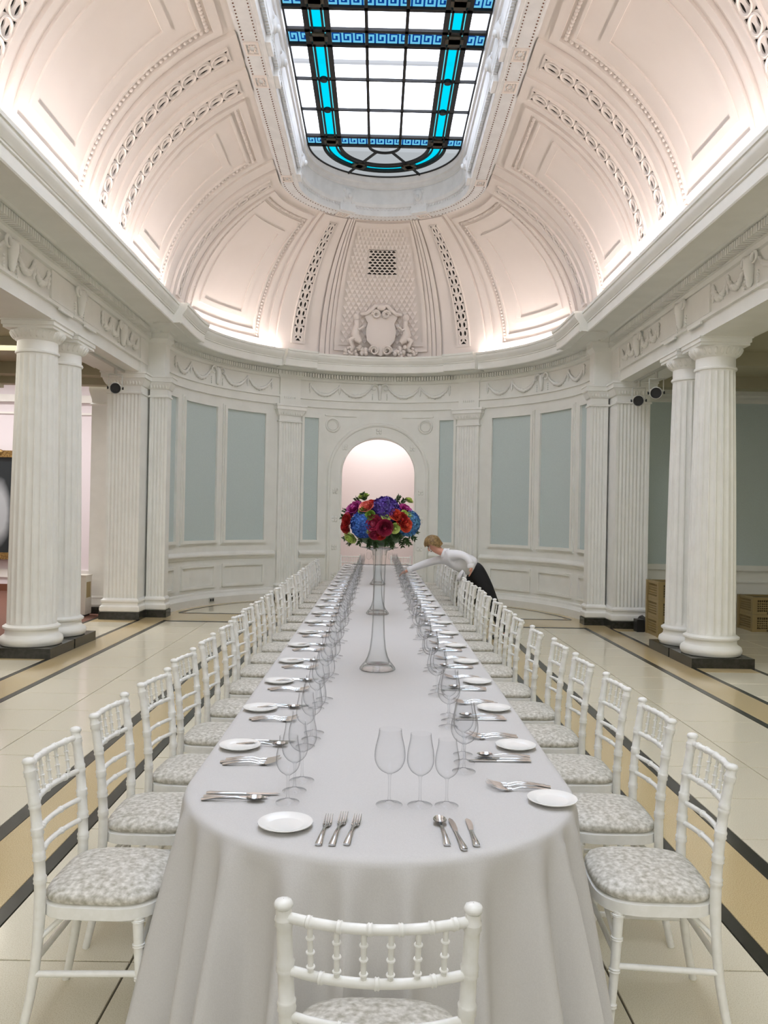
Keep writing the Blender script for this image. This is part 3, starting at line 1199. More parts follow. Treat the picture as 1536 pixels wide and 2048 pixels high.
for a in (-28, 28):
    mask(FA(a))
for s in (-1, 1):
    for y in (9.74, 10.48, 13.45):
        mask(FS(s, y))
    for y0, y1 in ((9.9, 10.32), (10.64, 13.3)):
        pass
# ceiling rosette plates on the soffit in line with each rib
for s in (-1, 1):
    for f, hw in ((FS(s, 9.74), .13), (FS(s, 10.48), .13), (FS(s, 13.5), .11), (FA(s * 28), .11)):
        X = local(f, 1.58)
        mb = MB()
        z = HO - .055
        for x0, x1, y0, y1 in ((-hw, hw, -.09, -.065), (-hw, hw, .065, .09), (-hw, -hw + .025, -.065, .065), (hw - .025, hw, -.065, .065)):
            mb.box(x0, x1, y0, y1, z - .012, z + .01, X)
        for k in range(8):
            mb.ball((hw * .55 * cos(k * PI / 4), .04 * sin(k * PI / 4), z), (.02, .016, .014), 6, 4, X)
        mb.build('soffit_plate', M['vault'], curb, 30, kind='stuff')

win = structure('window_1', sweep(MB(), [(RG + .03, HG - .02), (RG - .02, HG - .02), (RG - .02, HG + .03), (RG + .03, HG + .03)], stadium(YV, 4)), M['lead'], 25)


def pane(name, m, x0, x1, y0, y1):
    return MB().box(x0, x1, y0, y1, HG, HG + .012).build(name, M[m], win, 0)


def bar(x0, x1, y0, y1, name='glazing_bar', d=.035):
    return MB().box(x0, x1, y0, y1, HG - d, HG + .004).build(name, M['lead'], win, 0)


XS = [-1.27, -1.0, -.736, -.253, .253, .736, 1.0, 1.27]
YB = [10.74, 11.58, 12.45, 13.31]
ROWS = [(9.95, 10.39)] + list(zip(YB[:-1], YB[1:]))
old = [9.62]
y = 9.62
far = []
while y > YV + .5:
    far.append((y - .95, y))
    y -= .95
for y0, y1 in ROWS + far:
    for i in range(7):
        if i in (1, 5):
            x0, x1 = XS[i], XS[i + 1]
            pane('cyan_pane', 'cyan2', x0, x0 + .055, y0, y1)
            pane('cyan_pane', 'cyan', x0 + .055, x1 - .055, y0, y1)
            pane('cyan_pane', 'cyan2', x1 - .055, x1, y0, y1)
        else:
            pane('white_pane', 'pane', XS[i], XS[i + 1], y0, y1)
YLO = far[-1][0]
for x in (-.253, .253):
    bar(x - .021, x + .021, YLO, C)
for s in (-1, 1):
    for x, hw in ((.736, .034), (1.0, .034), (.80, .013), (.936, .013)):
        bar(s * x - hw, s * x + hw, YLO, C)
for y in (11.58, 12.45):
    bar(-RG, RG, y - .014, y + .014)
    for s in (-1, 1):
        MB().lathe([(.001, HG - .05), (.05, HG - .05), (.05, HG), (.001, HG)], 12, Matrix.Translation((s * .868, y, 0))).build('lead_boss', M['lead'], win, 0)
for y0, y1 in far:
    bar(-RG, RG, y0 - .011, y0 + .011)
for y0, y1 in ((9.62, 9.95), (10.39, 10.74), (13.31, 13.65)):
    for x0, x1, n in ((-RG, -1.0, 2), (-.736, .736, 10), (1.0, RG, 2)):
        pane('meander_pane', 'deepblue', x0, x1, y0 + .03, y1 - .03)
        mb = MB()
        st = (x1 - x0) / n
        h = y1 - y0 - .12
        for k in range(n):
            a = x0 + st * k + st * .08
            b = st * .84
            q = .024
            yb = y0 + .06
            for bx in ((a, a + q, yb, yb + h), (a, a + b, yb + h - q, yb + h), (a + b - q, a + b, yb + h * .28, yb + h), (a + b * .36, a + b, yb + h * .28, yb + h * .28 + q), (a + b * .36, a + b * .36 + q, yb + h * .28, yb + h * .66), (a - b * .2, a + q, yb, yb + q)):
                mb.box(max(bx[0], x0), min(bx[1], x1), bx[2], bx[3], HG - .012, HG + .002)
        mb.build('meander_key', M['key'], win, 0, kind='stuff')
    bar(-RG, RG, y0 - .02, y0 + .04)
    bar(-RG, RG, y1 - .04, y1 + .02)
    for s in (-1, 1):
        o = pane('cyan_pane', 'cyan2', s * .868 - .13, s * .868 + .13, y0, y1)
        mb = MB()
        c = (y0 + y1) / 2
        mb.box(s * .868 - .075, s * .868 + .075, c - .12, c + .12, HG - .045, HG + .002)
        mb.box(s * .868 - .115, s * .868 + .115, c - .055, c + .055, HG - .045, HG + .002)
        mb.build('lead_cross', M['brown'], win, 0, kind='stuff')
# round end
SEG = ((-90, -30), (-30, 30), (30, 90))


def sector(name, m, r0, r1, a0, a1):
    fr = arc(a0, a1, 5)
    mb = MB()
    sweep(mb, [(r0, HG), (r1, HG), (r1, HG + .012), (r0, HG + .012)], fr, True)
    return mb.build(name, M[m], win, 0)


for a0, a1 in SEG:
    sector('end_pane', 'endpane', 1.0, RG, a0, a1)
    sector('end_pane', 'endpane', .253, .736, a0, a1)
    sector('cyan_pane', 'cyan', .80, .936, a0, a1)
    sector('cyan_pane', 'cyan2', .736, .80, a0, a1)
    sector('cyan_pane', 'cyan2', .936, 1.0, a0, a1)
sector('end_pane', 'endpane', .002, .253, -90, 90)
for r, hw in ((.253, .014), (.736, .024), (1.0, .024), (.80, .010), (.936, .010)):
    mb = MB()
    sweep(mb, [(r - hw, HG + .004), (r - hw, HG - .035), (r + hw, HG - .035), (r + hw, HG + .004)], arc(-90, 90, 5), True)
    mb.build('curved_bar', M['lead'], win, 20)
for a in (-30, 30):
    X = local(FA(a), 0)
    MB().box(-.013, .013, .253, RG, HG - .035, HG + .004, X).build('glazing_bar', M['lead'], win, 0)
    mb = MB()
    mb.box(-.12, .12, .80, .936, HG - .045, HG + .002, X)
    mb.box(-.06, .06, .75, .985, HG - .045, HG + .002, X)
    mb.build('lead_cross', M['brown'], win, 0, kind='stuff')
# roof space over the glass
rs = MB().box(-2.6, 2.6, YV - 1, 17, 9.2, 9.3).build('sky_panel', M['roofsky'], None, 0, kind='structure')  # glowing panel added to stand in for the overcast sky
mb = MB()
mb.box(-1.9, 1.9, 11.70, 11.76, 8.12, 8.16)
bm_ = structure('roof_beam', mb, M['lead'], 0)
mb = MB()
mb.box(-1.6, 1.6, C + .62, C + .82, 8.3, 8.42)
mb.box(-.08, .08, C + .8, C + 2.6, 8.3, 8.42)
structure('roof_beam', mb, M['curb'], 0)

# ================================================================== TABLE
TX = .028
WT, YN, YF, ZT = .675, 2.94, 16.3, .76
ORD = ['first', 'second', 'third', 'fourth', 'fifth', 'sixth', 'seventh', 'eighth', 'ninth', 'tenth', 'eleventh', 'twelfth', 'thirteenth', 'fourteenth', 'fifteenth', 'sixteenth', 'seventeenth', 'eighteenth', 'nineteenth', 'twentieth']
# outline, anticlockwise from the far right corner: points with normals and a tag for how free the cloth hangs
loop = []
NS = 150
for k in range(NS):
    y = YF - .1 - (YF - .1 - YN) * k / NS
    loop.append(((-WT, y), (-1, 0)))
NA = 150
for k in range(NA):
    a = PI + PI * k / NA
    loop.append(((WT * cos(a), YN + WT * sin(a)), (cos(a), sin(a))))
for k in range(NS):
    y = YN + (YF - .1 - YN) * k / NS
    loop.append(((WT, y), (1, 0)))
for k in range(8):
    a = PI / 2 * k / 8
    loop.append(((WT - .1 + .1 * cos(a), YF - .1 + .1 * sin(a)), (cos(a), sin(a))))
for k in range(16):
    loop.append(((WT - .1 - (2 * WT - .2) * k / 16, YF), (0, 1)))
for k in range(8):
    a = PI / 2 + PI / 2 * k / 8
    loop.append(((-WT + .1 + .1 * cos(a), YF - .1 + .1 * sin(a)), (cos(a), sin(a))))
rf = random.Random(11)
NL = len(loop)
S = [0.]
for i in range(1, NL):
    a, b = loop[i - 1][0], loop[i][0]
    S.append(S[-1] + math.hypot(a[0] - b[0], a[1] - b[1]))
# soft folds: bumps at irregular spacings
folds = []
s_ = 0.
while s_ < S[-1]:
    folds.append((s_, rf.uniform(.032, .055), rf.uniform(.45, 1.)))
    s_ += rf.uniform(.13, .24)


def foldat(s):
    v = 0.
    for c, wd, am in folds:
        d = abs(s - c)
        if d < .4:
            v += am * math.exp(-(d / wd) ** 2)
    return v


tops = [(-.30, 0), (-.10, 0), (-.03, 0), (-.012, -.003), (-.003, -.010), (.002, -.022)]
downs = [.05, .09, .14, .21, .30, .42, .56, .68, .735]
rows = []
for o, dz in tops:
    rows.append([(TX + p[0] + n[0] * o, p[1] + n[1] * o, ZT + dz) for p, n in loop])
for d in downs:
    k = d / .735
    row = []
    for (p, n), s in zip(loop, S):
        free = max(0., min(1., (YN + .25 - p[1]) / .5)) if p[1] < YN + 1 else 0.
        f = foldat(s)
        ease = k ** .75
        o = .004 + (.012 + .085 * free) * k + ease * (.012 + .19 * free) * (f - .45)
        sway = .012 * free * sin(s * 5 + 3 * k) * k
        row.append((TX + p[0] + n[0] * o - n[1] * sway, p[1] + n[1] * o + n[0] * sway, ZT - .003 - d + (.004 * f if d > .7 else 0)))
    rows.append(row)
mb = MB().grid(rows, cu=True)
mb.f.append(tuple(range(NL)))
cl = mb.build('tablecloth', M['cloth'], None, 60)
tag(cl, 'long white linen tablecloth hanging to the floor over the banquet table', 'tablecloth')
tb = thing('banquet_table', 'long round-ended banquet table hidden under the white cloth', 'table', (TX, 0, 0))
poly = [(p[0] * .985, YN + (p[1] - YN) * .995) for p, n in loop[::5]]
MB().prism(poly, .715, .748).build('tabletop', M['box'], tb, 0)
for y in (3.2, 6, 8.8, 11.6, 14.4, 16):
    for x in (-.4, .4):
        MB().box(x - .02, x + .02, y - .02, y + .02, 0, .715).build('leg', M['plastic'], tb, 0)

# ================================================================== CHAIRS


def bamboo(pts, rad, nodes, amp=.0045, n=10, seg=26):
    """turned stick: a smooth path with raised double rings at the given fractions"""
    pts = [Vector(p) for p in pts]
    us = sorted(set([k / seg for k in range(seg + 1)] + [max(0, min(1, u + d)) for u in nodes for d in (-.016, -.009, 0, .009, .016)]))
    out, rr = [], []
    m = len(pts) - 1
    for u in us:
        i = min(m - 1, int(u * m))
        f = u * m - i
        p0, p1, p2, p3 = pts[max(i - 1, 0)], pts[i], pts[i + 1], pts[min(i + 2, m)]
        q = .5 * ((2 * p1) + (p2 - p0) * f + (2 * p0 - 5 * p1 + 4 * p2 - p3) * f * f + (3 * p1 - p0 - 3 * p2 + p3) * f ** 3)
        r = rad(u) if callable(rad) else rad
        for nd in nodes:
            d = abs(u - nd)
            if d < .0155:
                r += amp * (1.0 if .004 < d < .0125 else .45)
        out.append(q)
        rr.append(r)
    return MB().tube(out, rr, n)


def seat_outline(grow=0., n=40):
    """D-shaped seat, front at +y"""
    p = []
    for k in range(n):
        a = 2 * PI * k / n
        e = .62 if sin(a) > 0 else .5
        cx, sy = cos(a), sin(a)
        hx = .205 + .012 * sy
        x = math.copysign(abs(cx) ** e, cx) * (hx + grow)
        y = math.copysign(abs(sy) ** (.75 if sy > 0 else .35), sy) * ((.188 if sy > 0 else .205) + grow)
        p.append((x, y))
    return p


def make_chair(label):
    t = thing('banquet_chair', label, 'chair', (0, 0, 0), 0, 'white bamboo-style banquet chairs round the long table')
    fr = MB()
    o1, o0 = seat_outline(0), seat_outline(-.012)
    rows = [[(x, y, .404) for x, y in o0], [(x, y, .408) for x, y in o1], [(x, y, .444) for x, y in o1], [(x, y, .450) for x, y in o0]]
    fr.grid(rows, cu=True)
    fr.f += [tuple(range(40)), tuple(range(120, 160))]
    fr.build('seat_frame', M['chair'], t, 40)
    rows = []
    for g_, z in ((-.016, .448), (-.006, .455), (-.002, .466), (-.010, .479), (-.035, .490), (-.075, .498), (-.12, .502), (-.17, .504)):
        rows.append([(x, y, z) for x, y in seat_outline(g_)])
    c = MB().grid(rows, cu=True)
    c.f.append(tuple(range(7 * 40, 8 * 40)))
    c.build('seat_cushion', M['velvet'], t, 70, label='crushed silver velvet seat cushion')
    rails = [(.876, .0112, (.14, .3, .46, .62, .78, .9)), (.758, .0108, (.2, .5, .8)), (.658, .0095, (.3, .7)), (.585, .0095, (.3, .7))]

    def backx(z):
        return .181 + .014 * max(0, (z - .46) / .46)

    def backy(z):
        u = (z - .46) / .46
        return -.192 - .045 * u * abs(u) if u > 0 else -.192 - .055 * u * u
    for s in (-1, 1):
        pts = [(s * backx(z), backy(z), z) for z in (0, .15, .3, .46, .6, .75, .895)]
        pts[0] = (s * .19, backy(0), 0)
        lg = bamboo(pts, lambda u: (.0135 + .0052 * min(1, u * 2.2)) - .0048 * max(0, u - .5), (.575, .665, .755, .85, .955), .0035, 10)
        lg.lathe([(.001, .0), (.014, .0), (.0195, .005), (.0205, .011), (.017, .018), (.008, .0215), (.001, .022)], 10, Matrix.Translation((s * backx(.895), backy(.895), .892)))
        lg.build('back_leg', M['chair'], t, 50)
        pts = [(s * .172, .12, .41), (s * .176, .126, .3), (s * .182, .137, .15), (s * .188, .15, 0)]
        bamboo(pts, lambda u: .0185 - .0055 * u, (.06, .28, .52, .76), .004, 10).build('front_leg', M['chair'], t, 50)
        MB().tube([(s * .184, -.20, .225), (s * .179, 0, .228), (s * .180, .132, .232)], .0105, 8).build('stretcher', M['chair'], t, 60)
        MB().tube([(s * .183, -.192, .335), (s * .14, -.12, .40), (s * .12, -.08, .408)], .009, 8).build('brace', M['chair'], t, 60)
        MB().tube([(s * .176, .127, .31), (s * .10, .142, .38), (s * .06, .147, .408)], .009, 8).build('brace', M['chair'], t, 60)
    MB().tube([(-.186, -.20, .27), (0, -.20, .27), (.186, -.20, .27)], .0105, 8).build('stretcher', M['chair'], t, 60)
    MB().tube([(-.177, .129, .27), (0, .129, .27), (.177, .129, .27)], .0105, 8).build('stretcher', M['chair'], t, 60)

    def bow(z, u, dip=.04):
        x = backx(z) * (2 * u - 1)
        return (x, backy(z) - dip * (1 - (2 * u - 1) ** 2), z - .004 * (1 - (2 * u - 1) ** 2))
    for z, r, nodes in rails:
        bamboo([bow(z, k / 8) for k in range(9)], r, nodes, .003, 8, 16).build('back_rail', M['chair'], t, 50)
    for k in range(6):
        u = (k + 1) / 7
        a, b = Vector(bow(.873, u)), Vector(bow(.760, u))
        bamboo([a, a.lerp(b, .5), b], lambda v: .0060, (.30, .55, .80), .0036, 8, 12).build('spindle', M['chair'], t, 50)
    return t


CL = [2.83, 3.43, 4.01, 4.655, 5.28, 5.93, 6.54, 7.1, 7.68, 8.37, 9.1, 9.8, 10.5, 11.2, 11.97, 12.56, 13.3, 13.95, 14.54, 15.17]
CR = [2.91, 3.51, 4.12, 4.74, 5.34, 5.98, 6.70, 7.31] + [7.31 + .657 * k for k in range(1, 13)]
XL = [-.855, -.855, -.83, -.839, -.832, -.831, -.848, -.86]
XR = [.952, .965, .972, .96, .959, .93, .92, .93]
RL = [-.02, 0, -.06, -.04, .02, .02, -.02, 0]
RR = [-.05, -.02, -.02, -.02, -.03, -.04, -.035, -.04]
YL = [2.95 + .652 * k for k in range(20)]
YR = [3.03 + .655 * k for k in range(20)]
proto = make_chair('white chair at the near head of the table, back to the camera')
proto.location = (.022, 1.932, 0)
proto.rotation_euler = (0, 0, -.02)
rc = random.Random(5)


def place_chair(x, y, rz, label):
    dup(proto, (x, y, 0), rz, label)


for k in range(20):
    if k == 0:
        ll, lr = ('white chair nearest the camera on the left side of the table', 'white chair nearest the camera on the right side of the table')
    elif k == 19:
        ll, lr = ('white chair farthest from the camera on the left side of the table', 'white chair farthest from the camera on the right side of the table')
    else:
        ll, lr = ('white chair, %s from the near end on the left side of the table' % ORD[k], 'white chair, %s from the near end on the right side of the table' % ORD[k])
    place_chair(XL[k] if k < 8 else -.85 + rc.uniform(-.01, .01), CL[k], -PI / 2 + (RL[k] if k < 8 else rc.uniform(-.04, .03)), ll)
    place_chair(XR[k] if k < 8 else .935 + rc.uniform(-.01, .01), CR[k], PI / 2 + (RR[k] if k < 8 else rc.uniform(-.05, .01)), lr)
place_chair(TX - .56, 16.56, PI, 'white chair at the far head of the table, left of the arch centre')
place_chair(TX + .46, 16.56, PI, 'white chair at the far head of the table, right of the arch centre')

# ================================================================== TABLEWARE


def goblet(name, h, rb, rr, rf_):
    """wine glass: foot, stem, tulip bowl (outside and inside in one thin wall)"""
    s = h * .42
    pr = [(rf_ * .985, .0012), (rf_, .002), (rf_ * .985, .003), (rf_ * .6, .006), (.012, .010), (.0055, .018), (.0042, .03), (.0042, s * .8), (.0055, s * .95), (.010, s)]
    bowl = []
    for k in range(1, 17):
        u = (k / 16) ** 1.25
        z = s + (h - s) * u
        r = max(.010, rb * math.sqrt(1 - (1 - u / .38) ** 2)) if u < .38 else rb + (rr - rb) * (.5 - .5 * cos((u - .38) / .62 * PI)) ** 1.2
        bowl.append((r, z))
    return MB().lathe(pr + bowl, 20).build(name, M['glass'], None, 50)


def fork(name, L, n=4):
    """handle at -y, tines at +y, curving up"""
    t = MB()
    hp = [(0, -L / 2, .004), (0, -L / 2 + .01, .005), (0, -L * .25, .012), (0, 0, .014), (0, L * .12, .008), (0, L * .17, .006)]
    t.tube(hp, [.0095, .0105, .0065, .0040, .0035, .006], 8, flat=.35)
    w_ = .0125
    y0 = L * .16
    rows = []
    for y, z, q in ((y0, .006, .5), (y0 + .012, .004, .95), (y0 + .026, .005, 1.)):
        rows.append([(-w_ * q, y, z), (-w_ * .4 * q, y, z - .002), (w_ * .4 * q, y, z - .002), (w_ * q, y, z)])
    rows2 = [[(x, y, z + .0022) for x, y, z in r] for r in rows]
    t.grid(rows)
    t.grid(rows2)
    for k in range(n):
        x = -w_ * .86 + 2 * w_ * .86 * k / (n - 1)
        t.tube([(x, y0 + .024, .006), (x, y0 + .045, .010), (x * .97, L / 2, .019)], [.0024, .0021, .0010], 5)
    return t.build(name, M['steel'], None, 60)


def knife(name, L, wb=.0105):
    t = MB()
    t.tube([(0, -L / 2, .005), (0, -L / 2 + .012, .006), (0, -L * .25, .006), (0, 0, .005), (0, L * .04, .004)], [.009, .0105, .0075, .0055, .006], 8, flat=.45)
    y0 = L * .03
    out = [(-.005, y0), (.006, y0), (wb * .9, y0 + .03), (wb, L * .32), (wb * .7, L * .44), (0, L / 2), (-.006, L * .45), (-.006, y0 + .02)]
    t.prism(out, .003, .0048)
    return t.build(name, M['steel'], None, 40)


def spoon(name, L):
    t = MB()
    t.tube([(0, -L / 2, .004), (0, -L / 2 + .01, .005), (0, -L * .25, .012), (0, 0, .014), (0, L * .16, .009), (0, L * .22, .008)], [.0095, .0105, .0065, .0042, .0036, .006], 8, flat=.38)
    yc, a, b = L * .35, .021, L * .152
    for q, dz in ((1, 0), (.94, .0016)):
        rows = []
        for i in range(6):
            f = .04 + .96 * i / 5
            rows.append([(a * q * f * cos(2 * PI * k / 16) * (1 - .12 * sin(2 * PI * k / 16)), yc + b * q * f * sin(2 * PI * k / 16), .003 + dz + .010 * f * f) for k in range(16)])
        t.grid(rows, cu=True)
    return t.build(name, M['steel'], None, 60)


def plate(name, r):
    pr = [(.001, .004), (r * .55, .003), (r * .62, .0), (r * .66, .003), (r, .014), (r, .0165), (r * .97, .0168), (r * .66, .0075), (r * .60, .0065), (.001, .0065)]
    return MB().lathe(pr, 36).build(name, M['china'], None, 45)


P_big = goblet('wine_glass', .248, .0505, .037, .044)
P_mid = goblet('wine_glass', .235, .0445, .034, .041)
P_small = goblet('wine_glass', .218, .040, .030, .039)
P_f1 = fork('fork', .205)
P_f2 = fork('fork', .228)
P_kn = knife('knife', .245)
P_kb = knife('knife', .215, .012)
P_sp = spoon('spoon', .21)
P_pl = plate('side_plate', .083)
KINDS_ = {'glass_big': (P_big, 'large wine glass', 'glass', 'wine glasses set along the table'),
          'glass_mid': (P_mid, 'middle-sized wine glass', 'glass', 'wine glasses set along the table'),
          'glass_small': (P_small, 'small wine glass', 'glass', 'wine glasses set along the table'),
          'fork_a': (P_f1, 'outer fork', 'fork', 'forks of the place settings'),
          'fork_b': (P_f2, 'longer middle fork', 'fork', 'forks of the place settings'),
          'fork_c': (P_f1, 'inner fork', 'fork', 'forks of the place settings'),
          'knife_a': (P_kn, 'long table knife', 'knife', 'knives of the place settings'),
          'knife_b': (P_kb, 'broad fish knife', 'knife', 'knives of the place settings'),
          'spoon': (P_sp, 'silver spoon', 'spoon', 'spoons of the place settings'),
          'plate': (P_pl, 'white side plate', 'plate', 'side plates of the place settings')}
_used = set()
Z0 = ZT + .0015


def put(kind, x, y, rz, where):
    src, lab, cat, grp = KINDS_[kind]
    if src.name in _used:
        o = src.copy()
        col.objects.link(o)
    else:
        o = src
        _used.add(src.name)
    o.location = (x, y, Z0)
    o.rotation_euler = (0, 0, rz)
    tag(o, lab + ' ' + where, cat, grp)


rs_ = random.Random(3)
j = lambda a: rs_.uniform(-a, a)


def setting(side, yc, where):
    """a place laid on a long side; side -1 left, +1 right. The guest's right hand is nearer the camera on the left side."""
    d = -side                       # towards the table's middle
    q = side                        # direction of the guest's left hand along y is -side*... left side: far (+y)
    rz = -PI / 2 if side < 0 else PI / 2
    xh = lambda L: TX + side * (.585 - L / 2)
    lf = 1 if side < 0 else -1      # y sign of the guest's left
    put('plate', TX + side * (.565 + j(.008)), yc + lf * (.28 if side > 0 else .38) + j(.008), 0, where)
    for i, kd in enumerate(('fork_a', 'fork_b', 'fork_c')):
        put(kd, xh(.205) + j(.006), yc + lf * ((.165 if side > 0 else .215) - .028 * i) + j(.004), rz + j(.05), where)
    for i, kd in enumerate(('spoon', 'knife_b', 'knife_a')):
        put(kd, xh((.21, .215, .245)[i]) + j(.006), yc - lf * (.235 - .032 * i) + j(.004), rz + j(.05), where)
    gx = TX + side * .305
    if side < 0:
        for i, kd in enumerate(('glass_small', 'glass_mid', 'glass_big')):
            put(kd, gx + .012 * i + j(.006), yc - .235 + .108 * i + j(.008), rs_.uniform(0, 6), where)
    else:
        for i, kd in enumerate(('glass_big', 'glass_mid', 'glass_small')):
            put(kd, gx + .014 * i + j(.006), yc + .035 + .108 * i + j(.008), rs_.uniform(0, 6), where)


for k in range(20):
    nm = ORD[k] + ' place from the near end'
    setting(-1, YL[k], 'at the %s, left side' % nm)
    setting(1, YR[k], 'at the %s, right side' % nm)
# near head of the table
wh = 'at the near head of the table'
put('plate', TX - .287, 2.50, 0, wh)
for i, kd in enumerate(('fork_a', 'fork_b', 'fork_c')):
    put(kd, TX - .168 + .042 * i, 2.46 + (0, .01, .005)[i], -.10 - .02 * i, wh)
for i, kd in enumerate(('spoon', 'knife_b', 'knife_a')):
    put(kd, TX + .185 + .043 * (i if i != 1 else 2) - .0, 2.475, .05 if i != 1 else .03, wh) if i != 2 else put(kd, TX + .185 + .040, 2.46, .09, wh)
for kd, x in (('glass_big', .028), ('glass_mid', .128), ('glass_small', .215)):
    put(kd, TX + x, 2.70, 0, wh)
wh = 'at the far head of the table, %s seat'
for nm, x in (('left', -.56), ('right', .46)):
    put('plate', TX + x + .16, 16.1, 0, wh % nm)
    for i, kd in enumerate(('glass_big', 'glass_mid')):
        put(kd, TX + x + (.38 if nm == 'left' else -.22) + .1 * i, 15.95, 0, wh % nm)

# ================================================================== VASES AND FLOWERS


def vase(x, y, label):
    t = thing('trumpet_vase', label, 'vase', (x, y, Z0), 0, 'tall glass vases along the middle of the table')
    pr = [(.001, .001), (.104, .001), (.110, .006), (.108, .016), (.092, .036), (.078, .052), (.062, .085), (.050, .13), (.0415, .20), (.037, .30), (.0355, .42), (.036, .55), (.039, .66), (.043, .71), (.048, .728), (.085, .742), (.114, .748), (.114, .751), (.085, .746), (.044, .731), (.038, .70)]
    MB().lathe(pr, 36).build('vase_body', M['vase'], t, 60)
    MB().lathe([(.001, .036), (.070, .040), (.074, .050), (.058, .085), (.046, .13), (.038, .20), (.0335, .30), (.032, .42), (.0325, .55), (.035, .64), (.001, .642)], 28).build('water', M['glass'], t, 60, label='water filling the vase')
    MB().lathe([(.001, .006), (.098, .006), (.088, .026), (.06, .033), (.001, .034)], 28).build('thick_foot', M['vase'], t, 60)
    return t


def petal(mb, X, span, r0, r1, h, curl, seg=4, lev=4, a0=0., ruf=0.):
    rows = []
    for i in range(lev + 1):
        v = i / lev
        row = []
        for k in range(seg + 1):
            u = 2 * k / seg - 1
            a = a0 + u * span / 2 * (.55 + .45 * min(1, v * 2))
            r = r0 + (r1 - r0) * sin(v * PI / 2) + curl * v ** 3
            z = h * v - h * .22 * u * u * v - curl * .35 * v ** 4 + (random.uniform(-ruf, ruf) * v)
            row.append((r * cos(a), r * sin(a), z))
        rows.append(row)
    mb.grid(rows, X)


def rose(size):
    mb = MB()
    mb.ball((0, 0, size * .55), (size * .26, size * .26, size * .34), 8, 6)
    for n, r0, r1, h, c in ((3, .02, .15, .98, -.02), (4, .08, .32, .96, .0), (5, .16, .50, .86, .06), (5, .24, .68, .72, .12), (6, .3, .80, .52, .22)):
        o = random.random() * 6
        for k in range(n):
            petal(mb, Matrix.Scale(size, 4), 2 * PI / n * 1.35, r0, r1, h, c, a0=o + 2 * PI * k / n)
    return mb


def peony(size):
    mb = MB()
    mb.ball((0, 0, size * .42), (size * .36, size * .36, size * .36), 8, 6)
    for n, r0, r1, h, c in ((5, .02, .15, .85, .1), (7, .05, .3, .86, .15), (8, .1, .48, .8, .2), (9, .16, .66, .66, .3), (9, .2, .78, .42, .25)):
        o = random.random() * 6
        for k in range(n):
            petal(mb, Matrix.Scale(size, 4), 2 * PI / n * 1.2, r0, r1, h * random.uniform(.85, 1.1), c, 3, 3, o + 2 * PI * k / n, .05)
    return mb


def hydrangea(size, sq=.85):
    mb = MB()
    mb.ball((0, 0, 0), (size * .86, size * .86, size * sq * .86), 12, 8)
    N = 150
    for k in range(N):
        zz = 1 - 1.55 * (k + .5) / N
        a = k * 2.39996
        q = math.sqrt(max(0, 1 - zz * zz))
        d = Vector((q * cos(a), q * sin(a), zz))
        X = Matrix.Translation((d.x * size * .93, d.y * size * .93, d.z * size * sq * .93)) @ d.to_track_quat('Z', 'Y').to_matrix().to_4x4() @ Matrix.Rotation(random.random() * 3, 4, 'Z')
        e = size * .20 * random.uniform(.8, 1.2)
        for m in range(4):
            Xm = X @ Matrix.Rotation(PI / 2 * m, 4, 'Z') @ Matrix.Rotation(R(random.uniform(-35, 5)), 4, 'Y')
            mb.add([(0, 0, 0), (e * .55, -e * .48, .10 * e), (e * 1.05, 0, .2 * e), (e * .55, e * .48, .10 * e), (e * .6, 0, -.05 * e)], [(0, 1, 4), (1, 2, 4), (2, 3, 4), (3, 0, 4)], Xm)
    return mb


def sprig(n=4, L=.07):
    mb = MB()
    mb.tube([(0, 0, 0), (0, 0, L * .5), (.006, 0, L)], .0012, 4)
    for k in range(n):
        z = L * (.25 + .75 * k / (n - 1))
        for s in (-1, 1):
            X = Matrix.Translation((0, 0, z)) @ Matrix.Rotation(R(s * random.uniform(35, 60)), 4, 'Y') @ Matrix.Rotation(random.uniform(-.6, .6), 4, 'Z')
            l, w2 = .026, .006
            mb.add([(0, 0, 0), (-w2, 0, l * .4), (0, .003, l * .45), (w2, 0, l * .4), (0, 0, l)], [(0, 1, 2), (0, 2, 3), (1, 4, 2), (2, 4, 3)], X)
    return mb


def flower_mat(name, c, v, sc_=25):
    return mat(name, c, .55, var=v, scale=sc_, lo=.38, hi=.62)


FM = {'purple': flower_mat('purple_petals', (.085, .035, .30), (.03, .012, .13)),
      'blue': flower_mat('blue_petals', (.05, .17, .55), (.015, .06, .30)),
      'teal': flower_mat('teal_blue_petals', (.10, .28, .45), (.02, .10, .36)),
      'magenta': flower_mat('magenta_petals', (.42, .03, .22), (.22, .01, .13)),
      'crimson': flower_mat('crimson_petals', (.36, .02, .07), (.17, .008, .035)),
      'red': flower_mat('red_petals', (.50, .025, .02), (.28, .01, .012)),
      'orange': flower_mat('coral_petals', (.78, .13, .06), (.55, .05, .03)),
      'pink': flower_mat('salmon_pink_petals', (.86, .27, .22), (.66, .13, .12)),
      'lime': flower_mat('lime_petals', (.58, .66, .22), (.36, .48, .10)),
      'green': flower_mat('green_petals', (.22, .36, .05), (.12, .22, .03))}
